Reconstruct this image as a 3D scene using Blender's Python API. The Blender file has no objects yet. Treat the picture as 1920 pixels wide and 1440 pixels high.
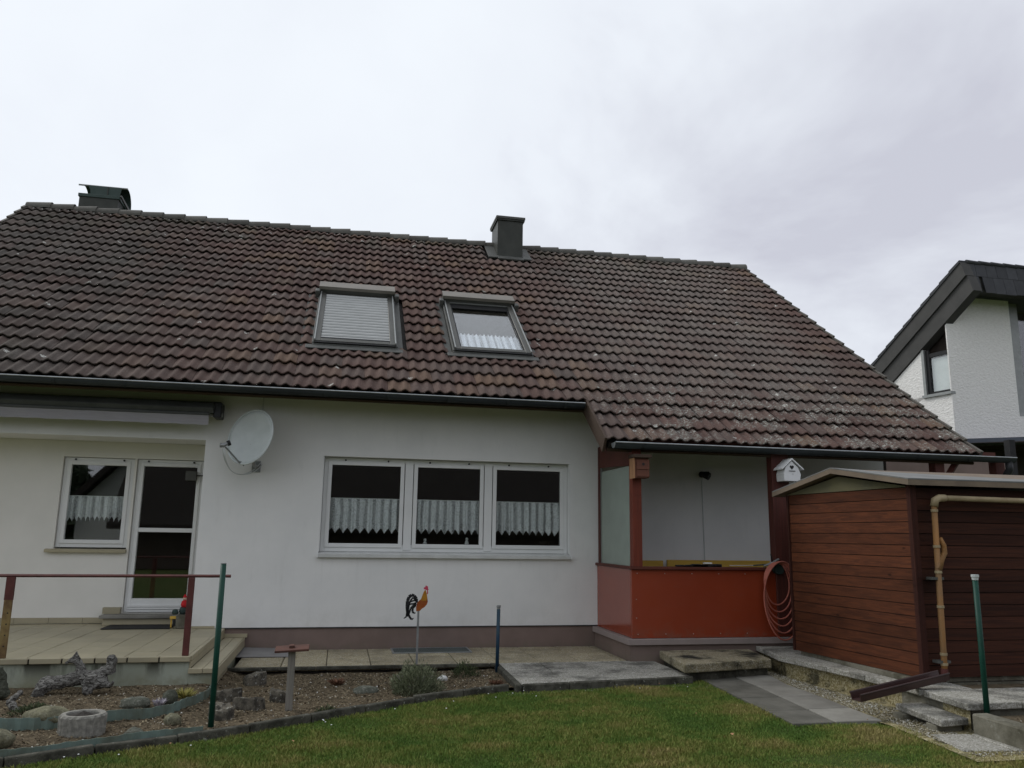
import bpy, math, random
import numpy as np
from math import sin, cos, pi, radians as R
from mathutils import Vector, Matrix, noise
random.seed(7); rng = np.random.default_rng(7)
sc = bpy.context.scene

# ------------------------------------------------------------------ camera
PITCH, YAW, ROLL, F = 0.1866, 0.2051, 0.0147, 1506.3
cd = bpy.data.cameras.new('camera'); cam = bpy.data.objects.new('camera', cd); sc.collection.objects.link(cam)
fw = Vector((cos(PITCH)*sin(YAW), cos(PITCH)*cos(YAW), sin(PITCH)))
rt = Vector((cos(YAW), -sin(YAW), 0)); up = rt.cross(fw)
r2 = rt*cos(ROLL)+up*sin(ROLL); u2 = up*cos(ROLL)-rt*sin(ROLL)
m = Matrix((r2, u2, -fw)).transposed().to_4x4(); m.translation = (0, -10.9655, 1.4621)
cam.matrix_world = m
cd.sensor_width = 36; cd.lens = F*36/1920; cd.clip_start = .05; cd.clip_end = 3000
sc.camera = cam

# ------------------------------------------------------------------ world: overcast sky
SUN_EL, SUN_AZ = R(44), R(-52)        # azimuth measured from +Y towards +X
world = bpy.data.worlds.new('World'); sc.world = world; world.use_nodes = True
wn, wl = world.node_tree.nodes, world.node_tree.links
wn.clear()
def N(t, **k):
    n = wn.new(t)
    for a, b in k.items(): setattr(n, a, b)
    return n
out = N('ShaderNodeOutputWorld'); bg = N('ShaderNodeBackground'); bg.inputs['Strength'].default_value = .1
sky = N('ShaderNodeTexSky', sky_type='NISHITA', sun_disc=False, sun_elevation=SUN_EL, sun_rotation=SUN_AZ)
tc = N('ShaderNodeTexCoord'); sep = N('ShaderNodeSeparateXYZ'); wl.new(tc.outputs['Generated'], sep.inputs[0])
def wm(op, a, b=None, c=None):
    n = N('ShaderNodeMath', operation=op)
    for i, v in enumerate((a, b, c)):
        if v is None: continue
        if isinstance(v, (int, float)): n.inputs[i].default_value = v
        else: wl.new(v, n.inputs[i])
    return n.outputs[0]
zz = wm('ADD', wm('MAXIMUM', sep.outputs[2], 0.0), .28)
cx, cy = wm('DIVIDE', sep.outputs[0], zz), wm('DIVIDE', sep.outputs[1], zz)
cmb = N('ShaderNodeCombineXYZ'); wl.new(cx, cmb.inputs[0]); wl.new(cy, cmb.inputs[1])
n1 = N('ShaderNodeTexNoise'); n1.inputs['Scale'].default_value = 1.3; n1.inputs['Detail'].default_value = 6; n1.inputs['Roughness'].default_value = .56
n1.inputs['Distortion'].default_value = .35
wl.new(cmb.outputs[0], n1.inputs['Vector'])
# broad brightening towards the veiled sun (left), darker deck towards +X
sd = Vector((cos(SUN_EL)*sin(SUN_AZ), cos(SUN_EL)*cos(SUN_AZ), sin(SUN_EL)))
dot = N('ShaderNodeVectorMath', operation='DOT_PRODUCT'); wl.new(tc.outputs['Generated'], dot.inputs[0]); dot.inputs[1].default_value = (-.62, .30, .45)
dd = wm('MULTIPLY_ADD', dot.outputs['Value'], .36, -.05)
v = wm('ADD', wm('MULTIPLY_ADD', n1.outputs['Fac'], .95, .0), dd)
cr = N('ShaderNodeValToRGB'); wl.new(v, cr.inputs[0])
e = cr.color_ramp.elements
e[0].position = .30; e[0].color = (.53, .54, .61, 1)
e[1].position = .76; e[1].color = (.81, .85, .895, 1)
k = e.new(.53); k.color = (.75, .785, .84, 1)
sc10 = N('ShaderNodeMix', data_type='RGBA', blend_type='MULTIPLY'); sc10.inputs[0].default_value = 1
wl.new(cr.outputs[0], sc10.inputs[6]); sc10.inputs[7].default_value = (10.6, 10.6, 10.6, 1)
mx = N('ShaderNodeMix', data_type='RGBA'); mx.inputs[0].default_value = .05
wl.new(sc10.outputs[2], mx.inputs[6]); wl.new(sky.outputs[0], mx.inputs[7])
wl.new(mx.outputs[2], bg.inputs[0]); wl.new(bg.outputs[0], out.inputs[0])

# ------------------------------------------------------------------ sun (veiled)
sl = bpy.data.lights.new('sun', 'SUN'); sl.energy = 1.1; sl.angle = R(22); sl.color = (1, .97, .93)
so = bpy.data.objects.new('sun', sl); sc.collection.objects.link(so)
so.rotation_mode = 'QUATERNION'; so.rotation_quaternion = sd.to_track_quat('Z', 'Y')
sc.view_settings.view_transform = 'Standard'; sc.view_settings.look = 'None'
sc.view_settings.exposure = .14; sc.view_settings.gamma = 1; sc.view_settings.use_curve_mapping = False
sc.cycles.use_denoising = True
sc.cycles.max_bounces = 7; sc.cycles.transparent_max_bounces = 12

# ------------------------------------------------------------------ materials
class Mat:
    def __init__(s, name):
        s.m = bpy.data.materials.new(name); s.m.use_nodes = True
        s.n, s.l = s.m.node_tree.nodes, s.m.node_tree.links
        s.b = s.n['Principled BSDF']
        s.geo = s.n.new('ShaderNodeNewGeometry'); s.pos = s.geo.outputs['Position']
    def node(s, t, **k):
        n = s.n.new(t)
        for a, b in k.items(): setattr(n, a, b)
        return n
    def inp(s, sock, v):
        if isinstance(v, (int, float)): sock.default_value = v
        elif isinstance(v, tuple): sock.default_value = v if len(v) != 3 or sock.type == 'VECTOR' else (*v, 1)
        else: s.l.new(v, sock)
    def math(s, op, a, b=None, c=None, clamp=False):
        n = s.node('ShaderNodeMath', operation=op); n.use_clamp = clamp
        for i, v in enumerate((a, b, c)):
            if v is not None: s.inp(n.inputs[i], v)
        return n.outputs[0]
    def vec(s, op, a, b=None):
        n = s.node('ShaderNodeVectorMath', operation=op); s.inp(n.inputs[0], a)
        if b is not None: s.inp(n.inputs[1], b)
        return n.outputs['Value'] if op in ('DOT_PRODUCT', 'LENGTH') else n.outputs[0]
    def map(s, scale=(1,1,1), rot=(0,0,0), src=None):
        n = s.node('ShaderNodeMapping'); s.l.new(src or s.pos, n.inputs[0])
        n.inputs['Scale'].default_value = scale; n.inputs['Rotation'].default_value = rot
        return n.outputs[0]
    def noise(s, scale, detail=4, rough=.55, vec=None, dist=0, d3=None):
        n = s.node('ShaderNodeTexNoise'); s.l.new(vec or s.pos, n.inputs['Vector'])
        n.inputs['Scale'].default_value = scale; n.inputs['Detail'].default_value = detail
        n.inputs['Roughness'].default_value = rough; n.inputs['Distortion'].default_value = dist
        return n.outputs['Fac']
    def voro(s, scale, out='Distance', vec=None, feature='F1'):
        n = s.node('ShaderNodeTexVoronoi', feature=feature); s.l.new(vec or s.pos, n.inputs['Vector']); n.inputs['Scale'].default_value = scale
        return n.outputs[out]
    def ramp(s, f, stops):
        n = s.node('ShaderNodeValToRGB'); s.inp(n.inputs[0], f)
        e = n.color_ramp.elements
        while len(e) < len(stops): e.new(.5)
        for i, (p, c) in enumerate(stops):
            e[i].position = p; e[i].color = (*c, 1) if isinstance(c, tuple) else (c, c, c, 1)
        return n.outputs[0]
    def step(s, f, a, b):
        n = s.node('ShaderNodeMapRange'); n.interpolation_type = 'SMOOTHSTEP'; s.inp(n.inputs[0], f)
        n.inputs[1].default_value = a; n.inputs[2].default_value = b
        return n.outputs[0]
    def mix(s, f, a, b, mode='MIX'):
        n = s.node('ShaderNodeMix', data_type='RGBA', blend_type=mode)
        s.inp(n.inputs[0], f); s.inp(n.inputs[6], a); s.inp(n.inputs[7], b)
        return n.outputs[2]
    def bump(s, h, strength=.3, dist=.01):
        n = s.node('ShaderNodeBump'); n.inputs['Strength'].default_value = strength; n.inputs['Distance'].default_value = dist
        s.l.new(h, n.inputs['Height']); s.l.new(n.outputs[0], s.b.inputs['Normal'])
    def rand(s):
        return s.node('ShaderNodeObjectInfo').outputs['Random']
    def done(s, col=None, rough=.8, spec=.3, metal=0):
        if col is not None: s.inp(s.b.inputs['Base Color'], col)
        s.inp(s.b.inputs['Roughness'], rough); s.b.inputs['Specular IOR Level'].default_value = spec
        s.b.inputs['Metallic'].default_value = metal
        return s.m

def basic(name, c1, c2, scale=4, rough=.8, spec=.3, bump=0, bs=60, metal=0, stretch=(1,1,1), var=0, dist=.01):
    t = Mat(name); v = t.map(stretch)
    col = t.mix(t.step(t.noise(scale, 5, .6, v), .3, .7), c1, c2)
    if var:
        col = t.mix(1, col, t.ramp(t.rand(), [(0, 1-var), (1, 1+var*.4)]), 'MULTIPLY')
    if bump: t.bump(t.noise(bs, 4, .6, v), bump, dist)
    return t.done(col, rough, spec, metal)

M = {}
# plaster
t = Mat('white_plaster')
f = t.noise(1.3, 5, .6); f2 = t.noise(8, 4, .6, t.map((1, 1, .25)))
c = t.mix(t.step(f, .3, .75), (.765, .765, .745), (.70, .705, .69))
c = t.mix(t.math('MULTIPLY', t.step(f2, .55, .8), .25), c, (.55, .56, .54))
sz = t.node('ShaderNodeSeparateXYZ'); t.l.new(t.pos, sz.inputs[0])
splash = t.math('MULTIPLY', t.step(sz.outputs[2], .60, .27), t.step(t.noise(5, 6, .7), .35, .7))
c = t.mix(t.math('MULTIPLY', splash, .20), c, (.42, .40, .34))
stk = t.math('MULTIPLY', t.step(t.noise(6, 5, .6, t.map((2.2, 1, .10))), .54, .72), t.math('MULTIPLY', t.step(sz.outputs[2], .55, 1.12), t.step(sz.outputs[2], 1.18, 1.12)))
c = t.mix(t.math('MULTIPLY', stk, .10), c, (.45, .45, .41))
t.bump(t.noise(160, 4, .65), .3, .004)
M['plaster'] = t.done(c, .9, .2)
t = Mat('brown_plinth_paint')
c = t.mix(t.step(t.noise(2.5, 5, .6), .3, .7), (.205, .15, .13), (.17, .125, .105))
z = t.node('ShaderNodeSeparateXYZ'); t.l.new(t.pos, z.inputs[0])
dirt = t.math('MULTIPLY', t.step(z.outputs[2], .12, .0), t.step(t.noise(9, 5, .6), .35, .7))
c = t.mix(t.math('MULTIPLY', dirt, .5), c, (.14, .13, .09))
t.bump(t.noise(250, 3), .15, .002)
M['plinth'] = t.done(c, .75, .35)
M['bounce_plaster'] = basic('warm_bounce_plaster', (.765,.75,.70), (.71,.70,.65), 1.4, rough=.9, spec=.2, bump=.25, bs=160, dist=.004)  # white plaster copy; warm bounce light off the terrace put into its colour
# rough stucco of the neighbouring house
t = Mat('rough_white_stucco')
h = t.noise(13, 4, .6, t.map((1, 1, 1.7)), .5)
c = t.mix(t.step(h, .3, .7), (.80, .78, .745), (.88, .865, .83)); t.bump(h, .75, .035)
M['stucco'] = t.done(c, .95, .1)

# roof tiles: colour per tile from its place in the grid
PIT = 0.6454; CP, SP = cos(PIT), sin(PIT); OY, OZ = -1.469, 2.634; TW, TC = 14.6/49, .334; XL, XR, XE = -6.045, 8.555, 3.20
t = Mat('weathered_concrete_tile')
sp = t.node('ShaderNodeSeparateXYZ'); t.l.new(t.pos, sp.inputs[0])
U = t.math('DIVIDE', t.math('SUBTRACT', sp.outputs[0], XL), TW)
Sx = t.math('ADD', t.math('MULTIPLY', t.math('SUBTRACT', sp.outputs[1], OY), CP), t.math('MULTIPLY', t.math('SUBTRACT', sp.outputs[2], OZ), SP))
V = t.math('DIVIDE', t.math('ADD', Sx, .012), TC)
cc = t.node('ShaderNodeCombineXYZ'); t.l.new(t.math('FLOOR', U), cc.inputs[0]); t.l.new(t.math('FLOOR', V), cc.inputs[1])
wn_ = t.node('ShaderNodeTexWhiteNoise', noise_dimensions='2D'); t.l.new(cc.outputs[0], wn_.inputs['Vector'])
rnd = wn_.outputs['Value']; rsep = t.node('ShaderNodeSeparateColor'); t.l.new(wn_.outputs['Color'], rsep.inputs[0])
r2_, r3_ = rsep.outputs[1], rsep.outputs[2]
base = t.ramp(rnd, [(0, (.092, .057, .048)), (.35, (.126, .077, .064)), (.62, (.112, .083, .072)), (.86, (.136, .090, .074)), (.98, (.155, .100, .070)), (1, (.096, .077, .068))])
# sooty, algae-darkened region on the left and near the verge
dark = t.math('ADD', t.step(sp.outputs[0], .2, -5.0), t.math('MULTIPLY', t.math('SUBTRACT', t.noise(.55, 3), .5), 1.6), clamp=True)
dark = t.math('MULTIPLY', dark, t.math('ADD', t.math('MULTIPLY', r2_, .55), .45))
base = t.mix(t.math('MULTIPLY', dark, .9), base, (.056, .052, .045))
# grey lichen film, widespread on the right half
reg = t.math('MULTIPLY', t.step(sp.outputs[0], 1.4, 5.2), t.step(sp.outputs[0], 9.2, 6.4))
reg = t.math('MULTIPLY', reg, t.step(Sx, 0.2, 2.6))
reg2 = t.math('ADD', reg, t.math('MULTIPLY', t.step(sp.outputs[0], -1.4, -4.2), .35))
film = t.math('ADD', t.math('MULTIPLY', reg2, 1.0), t.math('MULTIPLY', t.math('SUBTRACT', t.noise(.9, 4, .6), .56), 2.0), clamp=True)
film = t.math('MULTIPLY', film, t.math('ADD', t.math('MULTIPLY', r3_, .45), .55))
fine = t.step(t.noise(52, 4, .75), .34, .58)
base = t.mix(t.math('MULTIPLY', t.math('MULTIPLY', film, fine), .92), base, (.192, .176, .158))
# moss tint below chimney and near ridge
mossr = t.math('MULTIPLY', t.step(Sx, 6.3, 7.9), t.step(t.noise(2.2, 4), .45, .65))
base = t.mix(t.math('MULTIPLY', mossr, .45), base, (.075, .082, .055))
# white crust lichen specks: dense low on the right, sparse elsewhere
dens = t.math('MULTIPLY', t.step(sp.outputs[0], 2.9, 4.2), t.step(Sx, 2.3, .9))
dens = t.math('ADD', dens, .07)
cl = t.step(t.noise(2.6, 3, .6), .40, .62)
spk = t.step(t.noise(30, 3, .65, dist=.4), .56, .62)
thr = t.math('MULTIPLY', t.math('MULTIPLY', spk, dens), t.math('ADD', t.math('MULTIPLY', cl, .9), .1), clamp=True)
base = t.mix(t.math('MULTIPLY', thr, .95), base, (.44, .45, .41))
grey = t.math('MULTIPLY', t.math('MULTIPLY', dens, cl), t.step(t.noise(33, 4, .7), .45, .6))
base = t.mix(t.math('MULTIPLY', grey, .75), base, (.22, .215, .185))
vd = t.voro(2.4); rare = t.step(t.noise(45, 2, .5), .40, .55)
base = t.mix(t.math('MULTIPLY', t.step(vd, .11, .07), rare), base, (.55, .55, .50))
fi = t.noise(140, 4, .7)
base = t.mix(.55, base, t.mix(t.step(fi, .25, .75), (.62,.62,.62), (1.25,1.25,1.25)), 'MULTIPLY')
# streaks running down the slope
st = t.noise(9, 4, .6, t.map((6, .6, .6)))
base = t.mix(.5, base, t.mix(t.step(st, .3, .7), (.72,.72,.72), (1.12,1.12,1.12)), 'MULTIPLY')
t.bump(t.noise(160, 4, .7), .35, .004)
M['tile'] = t.done(base, .88, .25)
M['verge'] = basic('lichen_grown_verge_tile', (.13,.128,.11), (.10,.085,.072), 9, bump=.4, bs=80)
M['ridge'] = basic('ridge_tile_concrete', (.115,.108,.094), (.145,.142,.125), 11, bump=.4, bs=80, var=.35)
M['mortar'] = basic('pale_mortar', (.36,.35,.31), (.27,.26,.23), 20)
M['deck'] = basic('dark_roof_underlay', (.02,.017,.015), (.03,.026,.022), 4)
M['soffit'] = basic('dark_stained_boards', (.07,.045,.03), (.05,.034,.024), 6, stretch=(1,12,12), bump=.3)
M['zinc'] = basic('weathered_zinc', (.036,.043,.046), (.026,.031,.033), 3, rough=.65, spec=.25, metal=.0)
M['zinc_rim'] = basic('bright_zinc_rim', (.42,.44,.45), (.30,.32,.33), 8, rough=.35, metal=.5)
M['lead'] = basic('grey_flashing', (.100,.102,.094), (.075,.077,.071), 5, rough=.6, metal=.1)
M['sheet'] = basic('dark_chimney_sheet', (.040,.043,.037), (.055,.058,.050), 4, rough=.5, metal=.3)
M['copper'] = basic('green_patina_sheet', (.035,.058,.05), (.05,.075,.066), 4, rough=.55)
M['alu'] = basic('grey_aluminium', (.068,.068,.060), (.082,.082,.073), 4, rough=.45, metal=.35)
M['alu_pale'] = basic('sun_bleached_aluminium_hood', (.225,.205,.175), (.185,.17,.148), 5, rough=.5, metal=.2)
M['alu_light'] = basic('pale_aluminium', (.30,.31,.30), (.25,.26,.25), 8, rough=.4, metal=.4)
M['slat'] = basic('grey_shutter_slat', (.40,.41,.40), (.36,.37,.36), 5, rough=.45, spec=.4)
M['pvc'] = basic('white_window_plastic', (.74,.75,.74), (.70,.71,.70), 3, rough=.35, spec=.5)
M['sill'] = basic('pale_sill', (.62,.63,.61), (.52,.53,.51), 5, rough=.5)
M['black'] = basic('black_rubber', (.012,.012,.013), (.02,.02,.02), 8, rough=.6)
M['darkmetal'] = basic('dark_metal', (.03,.032,.034), (.045,.046,.048), 8, rough=.5, metal=.3)
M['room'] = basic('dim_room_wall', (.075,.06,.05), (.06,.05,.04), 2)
M['awning'] = basic('grey_awning_fabric', (.36,.35,.37), (.32,.31,.33), 6, stretch=(1,1,10))
M['cassette'] = basic('dark_awning_box', (.085,.09,.085), (.06,.064,.062), 4, rough=.5)
M['dish'] = basic('pale_dish_paint', (.54,.58,.57), (.48,.52,.51), 5, rough=.45, spec=.4)
M['steel'] = basic('galvanised_steel', (.32,.33,.33), (.25,.26,.26), 12, rough=.45, metal=.5)
M['cable'] = basic('white_cable', (.55,.57,.56), (.48,.5,.49), 5, rough=.5)

def wood(name, c1, c2, along='x', gs=1, rough=.7, var=.35, spec=.3):
    t = Mat(name)
    s = {'x': (.55, 14, 14), 'y': (14, .55, 14), 'z': (14, 14, .55)}[along]
    n = t.noise(2.2*gs, 6, .65, t.map(s), 1.2)
    col = t.mix(t.step(n, .3, .72), c1, c2)
    big = t.noise(1.1, 4, .6, t.map((1, 1, 2.5)))
    col = t.mix(t.math('MULTIPLY', t.step(big, .5, .75), .55), col, tuple(x*.45 for x in c2))
    kn = t.step(t.voro(1.9, vec=t.map((1, 1, 2.2))), .07, .03)
    col = t.mix(t.math('MULTIPLY', kn, .7), col, tuple(x*.25 for x in c2))
    if var: col = t.mix(1, col, t.ramp(t.rand(), [(0, 1-var), (1, 1+var*.35)]), 'MULTIPLY')
    t.bump(n, .35, .004)
    return t.done(col, rough, spec)
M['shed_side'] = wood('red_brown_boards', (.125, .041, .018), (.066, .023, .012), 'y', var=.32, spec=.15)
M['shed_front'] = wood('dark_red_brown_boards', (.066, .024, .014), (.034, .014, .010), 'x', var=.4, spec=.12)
M['shed_trim'] = wood('dark_red_trim', (.055,.019,.013), (.035,.013,.010), 'z', var=0, spec=.15)
M['post_red'] = wood('red_stained_timber', (.18,.038,.02), (.12,.027,.015), 'z', var=0, rough=.55)
M['post_dark'] = wood('dark_red_stained_timber', (.10,.028,.02), (.065,.02,.015), 'z', var=0, rough=.6)
M['beam_dark'] = wood('dark_red_stained_beam', (.12,.032,.02), (.08,.024,.016), 'x', var=0, rough=.6)
M['yellow'] = wood('yellow_shuttering_board', (.62,.40,.07), (.52,.32,.06), 'x', var=0, rough=.6)
M['nest'] = wood('reddish_nest_box_wood', (.15,.058,.036), (.105,.042,.028), 'x', var=0)
M['nest_side'] = wood('pale_nest_box_wood', (.42,.23,.12), (.34,.18,.09), 'z', var=0)
M['greywood'] = wood('grey_weathered_wood', (.25,.235,.205), (.15,.14,.12), 'z', var=0, rough=.9)
M['topboard'] = wood('rusty_red_board', (.12,.05,.034), (.06,.033,.027), 'x', var=0)
M['railred'] = basic('rusty_red_paint', (.115,.035,.03), (.08,.026,.022), 9, rough=.6, bump=.3)
M['railyellow'] = basic('flaking_yellow_brown_paint', (.26,.19,.075), (.12,.07,.035), 7, rough=.8, bump=.3)
t = Mat('glossy_red_panel')
c = t.mix(t.step(t.noise(1.5, 4), .3, .7), (.275, .044, .015), (.25, .039, .014))
c = t.mix(t.math('MULTIPLY', t.step(t.noise(11, 6, .7, t.map((.6, 1, 1.6))), .52, .75), .22), c, (.20, .075, .05))
zs_ = t.node('ShaderNodeSeparateXYZ'); t.l.new(t.pos, zs_.inputs[0])
c = t.mix(t.math('MULTIPLY', t.math('MULTIPLY', t.step(zs_.outputs[2], .45, .26), t.step(t.noise(9, 6, .7), .4, .65)), .4), c, (.16, .10, .07))
M['panel'] = t.done(c, t.math('MULTIPLY_ADD', t.noise(4, 5, .6), .35, .2), .5)
M['panel_side'] = basic('glossy_red_side_panel', (.27,.05,.022), (.25,.045,.02), 2, rough=.16, spec=.9)
M['screw'] = basic('screw_head', (.55,.5,.45), (.45,.42,.4), 9, rough=.4, metal=.6)
M['ledge'] = basic('taupe_ledge', (.30,.25,.235), (.26,.215,.20), 4, rough=.55)
M['shedroof'] = basic('tan_fibreboard_edge', (.20,.155,.11), (.155,.12,.088), 4, rough=.75)
M['shedroof_top'] = basic('grey_roof_sheet', (.20,.20,.19), (.14,.145,.14), 3, rough=.6)
M['gable_yellow'] = basic('yellow_green_gable_board', (.12,.11,.055), (.09,.085,.05), 3)
M['pipe'] = basic('ochre_drain_pipe', (.30,.145,.045), (.19,.115,.055), 5, rough=.6, stretch=(1,1,.6), bump=.1)
M['pipe_pale'] = basic('faded_drain_pipe', (.36,.29,.175), (.25,.19,.11), 6, rough=.5)
M['browngutter'] = basic('brown_plastic_gutter', (.045,.02,.017), (.032,.015,.013), 5, rough=.35, spec=.5)
M['greenpost'] = basic('dark_green_post', (.004,.052,.034), (.003,.040,.026), 6, rough=.5, spec=.3)
M['bluepost'] = basic('dark_blue_post', (.008,.035,.075), (.02,.05,.065), 6, rough=.5, stretch=(1,1,3))
M['hose'] = basic('salmon_pink_hose', (.44,.14,.095), (.36,.11,.08), 6, rough=.45)
M['whitepaint'] = basic('white_painted_wood', (.76,.77,.76), (.70,.71,.70), 5, rough=.6)
M['roof_grey'] = basic('dark_grey_slate', (.048,.05,.054), (.034,.036,.04), 6, rough=.6, var=.3, bump=.2)
M['fascia_grey'] = basic('anthracite_fascia', (.068,.066,.062), (.054,.053,.05), 3, rough=.7)
M['fascia_blue'] = basic('blue_grey_roof_edge', (.085,.095,.115), (.07,.08,.10), 3, rough=.6)

# stone, concrete
def aggregate(name, pal, darkc=(.03,.03,.026), moss=.5, lich=.25):
    t = Mat(name)
    vn = t.voro(95, 'Color'); h = t.voro(95)
    s_ = t.node('ShaderNodeSeparateColor'); t.l.new(vn, s_.inputs[0])
    c = t.ramp(s_.outputs[0], [(0, pal[0]), (.45, pal[1]), (.8, pal[2]), (1, pal[3])])
    c = t.mix(t.math('MULTIPLY', t.step(t.noise(2.4, 6, .68), .44, .66), moss), c, darkc)
    c = t.mix(t.math('MULTIPLY', t.step(t.noise(14, 5, .7), .6, .7), lich), c, (.42,.42,.38))
    c = t.mix(1, c, t.ramp(t.rand(), [(0, .82), (1, 1.08)]), 'MULTIPLY')
    t.bump(h, .5, -.006)
    return t.done(c, .9, .2)
M['agg_tan'] = aggregate('tan_exposed_aggregate', [(.25,.21,.125), (.35,.30,.19), (.42,.38,.28), (.52,.49,.42)], moss=.35, lich=.1)
M['agg_step'] = aggregate('mossy_step_aggregate', [(.20,.17,.10), (.28,.245,.155), (.34,.31,.22), (.46,.43,.36)], darkc=(.022,.022,.017), moss=1.0, lich=.25)
M['agg_grey'] = aggregate('grey_exposed_aggregate', [(.20,.19,.16), (.29,.28,.24), (.38,.37,.33), (.5,.49,.45)], moss=.7, lich=.35)
t = Mat('mossy_kerb_concrete')
c = t.mix(t.step(t.noise(7, 6, .7), .35, .65), (.038,.037,.029), (.10,.097,.078))
c = t.mix(t.math('MULTIPLY', t.step(t.noise(22, 4, .7), .62, .72), .7), c, (.40,.41,.36)); t.bump(t.noise(60, 5, .7), .7, .01)
M['kerb'] = t.done(c, .95, .15)
t = Mat('dirty_concrete')
c = t.mix(t.step(t.noise(3, 6, .65), .35, .7), (.20,.19,.15), (.075,.07,.05))
c = t.mix(t.math('MULTIPLY', t.step(t.noise(18, 5, .7), .55, .7), .4), c, (.30,.30,.26)); t.bump(t.noise(70, 5, .7), .5, .008)
M['concrete'] = t.done(c, .95, .15)
t = Mat('stained_retaining_wall_paint')
s_ = t.node('ShaderNodeSeparateXYZ'); t.l.new(t.pos, s_.inputs[0])
c = t.mix(t.step(t.noise(2, 4), .3, .7), (.37,.40,.33), (.30,.32,.25))
run = t.noise(4, 5, .6, t.map((1.0, 1, .22)))
top = t.step(s_.outputs[2], .02, .22)
c = t.mix(t.math('MULTIPLY', t.math('MULTIPLY', t.step(run, .44, .58), top), .9), c, (.055,.055,.04))
low = t.math('MULTIPLY', t.step(s_.outputs[2], .16, .02), t.step(t.noise(3.2, 5, .65), .35, .6))
c = t.mix(t.math('MULTIPLY', low, .6), c, (.17,.155,.08)); t.bump(t.noise(90, 4), .2, .004)
M['retwall'] = t.done(c, .9, .2)
t = Mat('beige_terrace_tile')
c = t.mix(t.step(t.noise(3, 5, .6), .3, .7), (.375,.335,.225), (.33,.295,.20))
c = t.mix(t.math('MULTIPLY', t.step(t.noise(8, 5, .7), .55, .75), .35), c, (.33,.29,.20))
c = t.mix(1, c, t.ramp(t.rand(), [(0, .9), (1, 1.05)]), 'MULTIPLY')
M['ttile'] = t.done(c, .5, .4)
M['grout'] = basic('dark_grout', (.22,.19,.14), (.17,.15,.11), 8)
M['greyslab'] = basic('smooth_grey_slab', (.27,.262,.23), (.18,.172,.15), 2.2, rough=.85, bump=.25, bs=90, var=.3)
M['greyslab_dark'] = basic('mossy_grey_slab', (.135,.13,.11), (.085,.082,.068), 3.5, rough=.9, bump=.5, bs=90, var=.2)
M['greymat'] = basic('grey_rubber_mat', (.24,.235,.23), (.20,.195,.19), 3, rough=.8)
M['grate'] = basic('grey_grating', (.10,.12,.115), (.075,.09,.085), 5, rough=.6)
t = Mat('pebble_render')
h = t.voro(70); vn = t.node('ShaderNodeSeparateColor'); t.l.new(t.voro(70, 'Color'), vn.inputs[0])
c = t.ramp(vn.outputs[0], [(0, (.16,.13,.06)), (.5, (.29,.25,.13)), (1, (.42,.38,.25))])
c = t.mix(t.math('MULTIPLY', t.step(t.noise(3.5, 6, .7), .48, .62), .8), c, (.03,.03,.022)); t.bump(h, .7, -.01)
M['pebble'] = t.done(c, .95, .15)
t = Mat('garden_soil')
c = t.mix(t.step(t.noise(9, 6, .7), .35, .65), (.095,.076,.050), (.19,.152,.100))
c = t.mix(t.step(t.noise(45, 4, .7), .55, .7), c, (.24,.19,.12)); t.bump(t.noise(40, 6, .75), 1, .03)
M['soil'] = t.done(c, 1, .1)
t = Mat('lawn_ground')
c = t.mix(t.step(t.noise(1.2, 5, .6), .3, .7), (.055,.085,.02), (.085,.10,.03)); t.bump(t.noise(60, 5, .7), 1, .02)
M['lawn'] = t.done(c, 1, .1)
t = Mat('grass_blade')
rn = t.node('ShaderNodeAttribute', attribute_name='tint').outputs['Fac']
n_ = t.noise(1.05, 4, .6)
c = t.ramp(t.math('ADD', t.math('MULTIPLY', rn, .55), t.math('MULTIPLY', n_, .55)), [(.18, (.058,.125,.020)), (.36, (.098,.170,.028)), (.52, (.158,.200,.040)), (.68, (.245,.222,.066)), (.88, (.34,.275,.125))])
M['grass'] = t.done(c, .75, .25)
M['grass'].node_tree.nodes['Principled BSDF'].inputs['Subsurface Weight'].default_value = 0
t = Mat('bark_and_leaf_litter')
rn = t.node('ShaderNodeAttribute', attribute_name='tint').outputs['Fac']
M['chips'] = t.done(t.ramp(rn, [(0, (.065,.05,.032)), (.5, (.15,.115,.072)), (.8, (.23,.185,.115)), (.95, (.31,.265,.18)), (1, (.5,.48,.43))]), .9, .15)
t = Mat('plant_leaf')
rn = t.node('ShaderNodeAttribute', attribute_name='tint').outputs['Fac']
M['lav'] = t.done(t.ramp(rn, [(0, (.06,.07,.04)), (.5, (.15,.175,.10)), (1, (.30,.32,.20))]), .8, .2)
def leafmat(name, a, b):
    t = Mat(name); rn = t.node('ShaderNodeAttribute', attribute_name='tint').outputs['Fac']
    return t.done(t.ramp(rn, [(0, a), (1, b)]), .75, .25)
M['yellowleaf'] = leafmat('yellow_green_leaf', (.16,.17,.04), (.48,.42,.14))
M['redleaf'] = leafmat('dry_red_leaf', (.08,.045,.028), (.22,.11,.065))
M['blackleaf'] = leafmat('dark_leaf', (.015,.014,.012), (.05,.04,.03))
M['crocus'] = leafmat('pale_lilac_petal', (.28,.25,.31), (.60,.57,.60))
M['darkshrub'] = leafmat('dark_green_leaf', (.03,.045,.02), (.09,.11,.05))
M['treeleaf'] = leafmat('conifer_leaf', (.02,.035,.02), (.05,.07,.04))
def rockmat(name, a, b, cst):
    t = Mat(name); n_ = t.noise(9, 6, .7); c = t.mix(t.step(n_, .35, .62), a, b)
    c = t.mix(t.math('MULTIPLY', t.step(t.noise(34, 5, .75), .52, .62), .6), c, cst)
    c = t.mix(t.math('MULTIPLY', t.step(t.noise(60, 3, .7), .6, .68), .7), c, (.05,.05,.04))
    t.bump(t.noise(26, 6, .75), .9, .02); return t.done(c, .95, .15)
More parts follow.
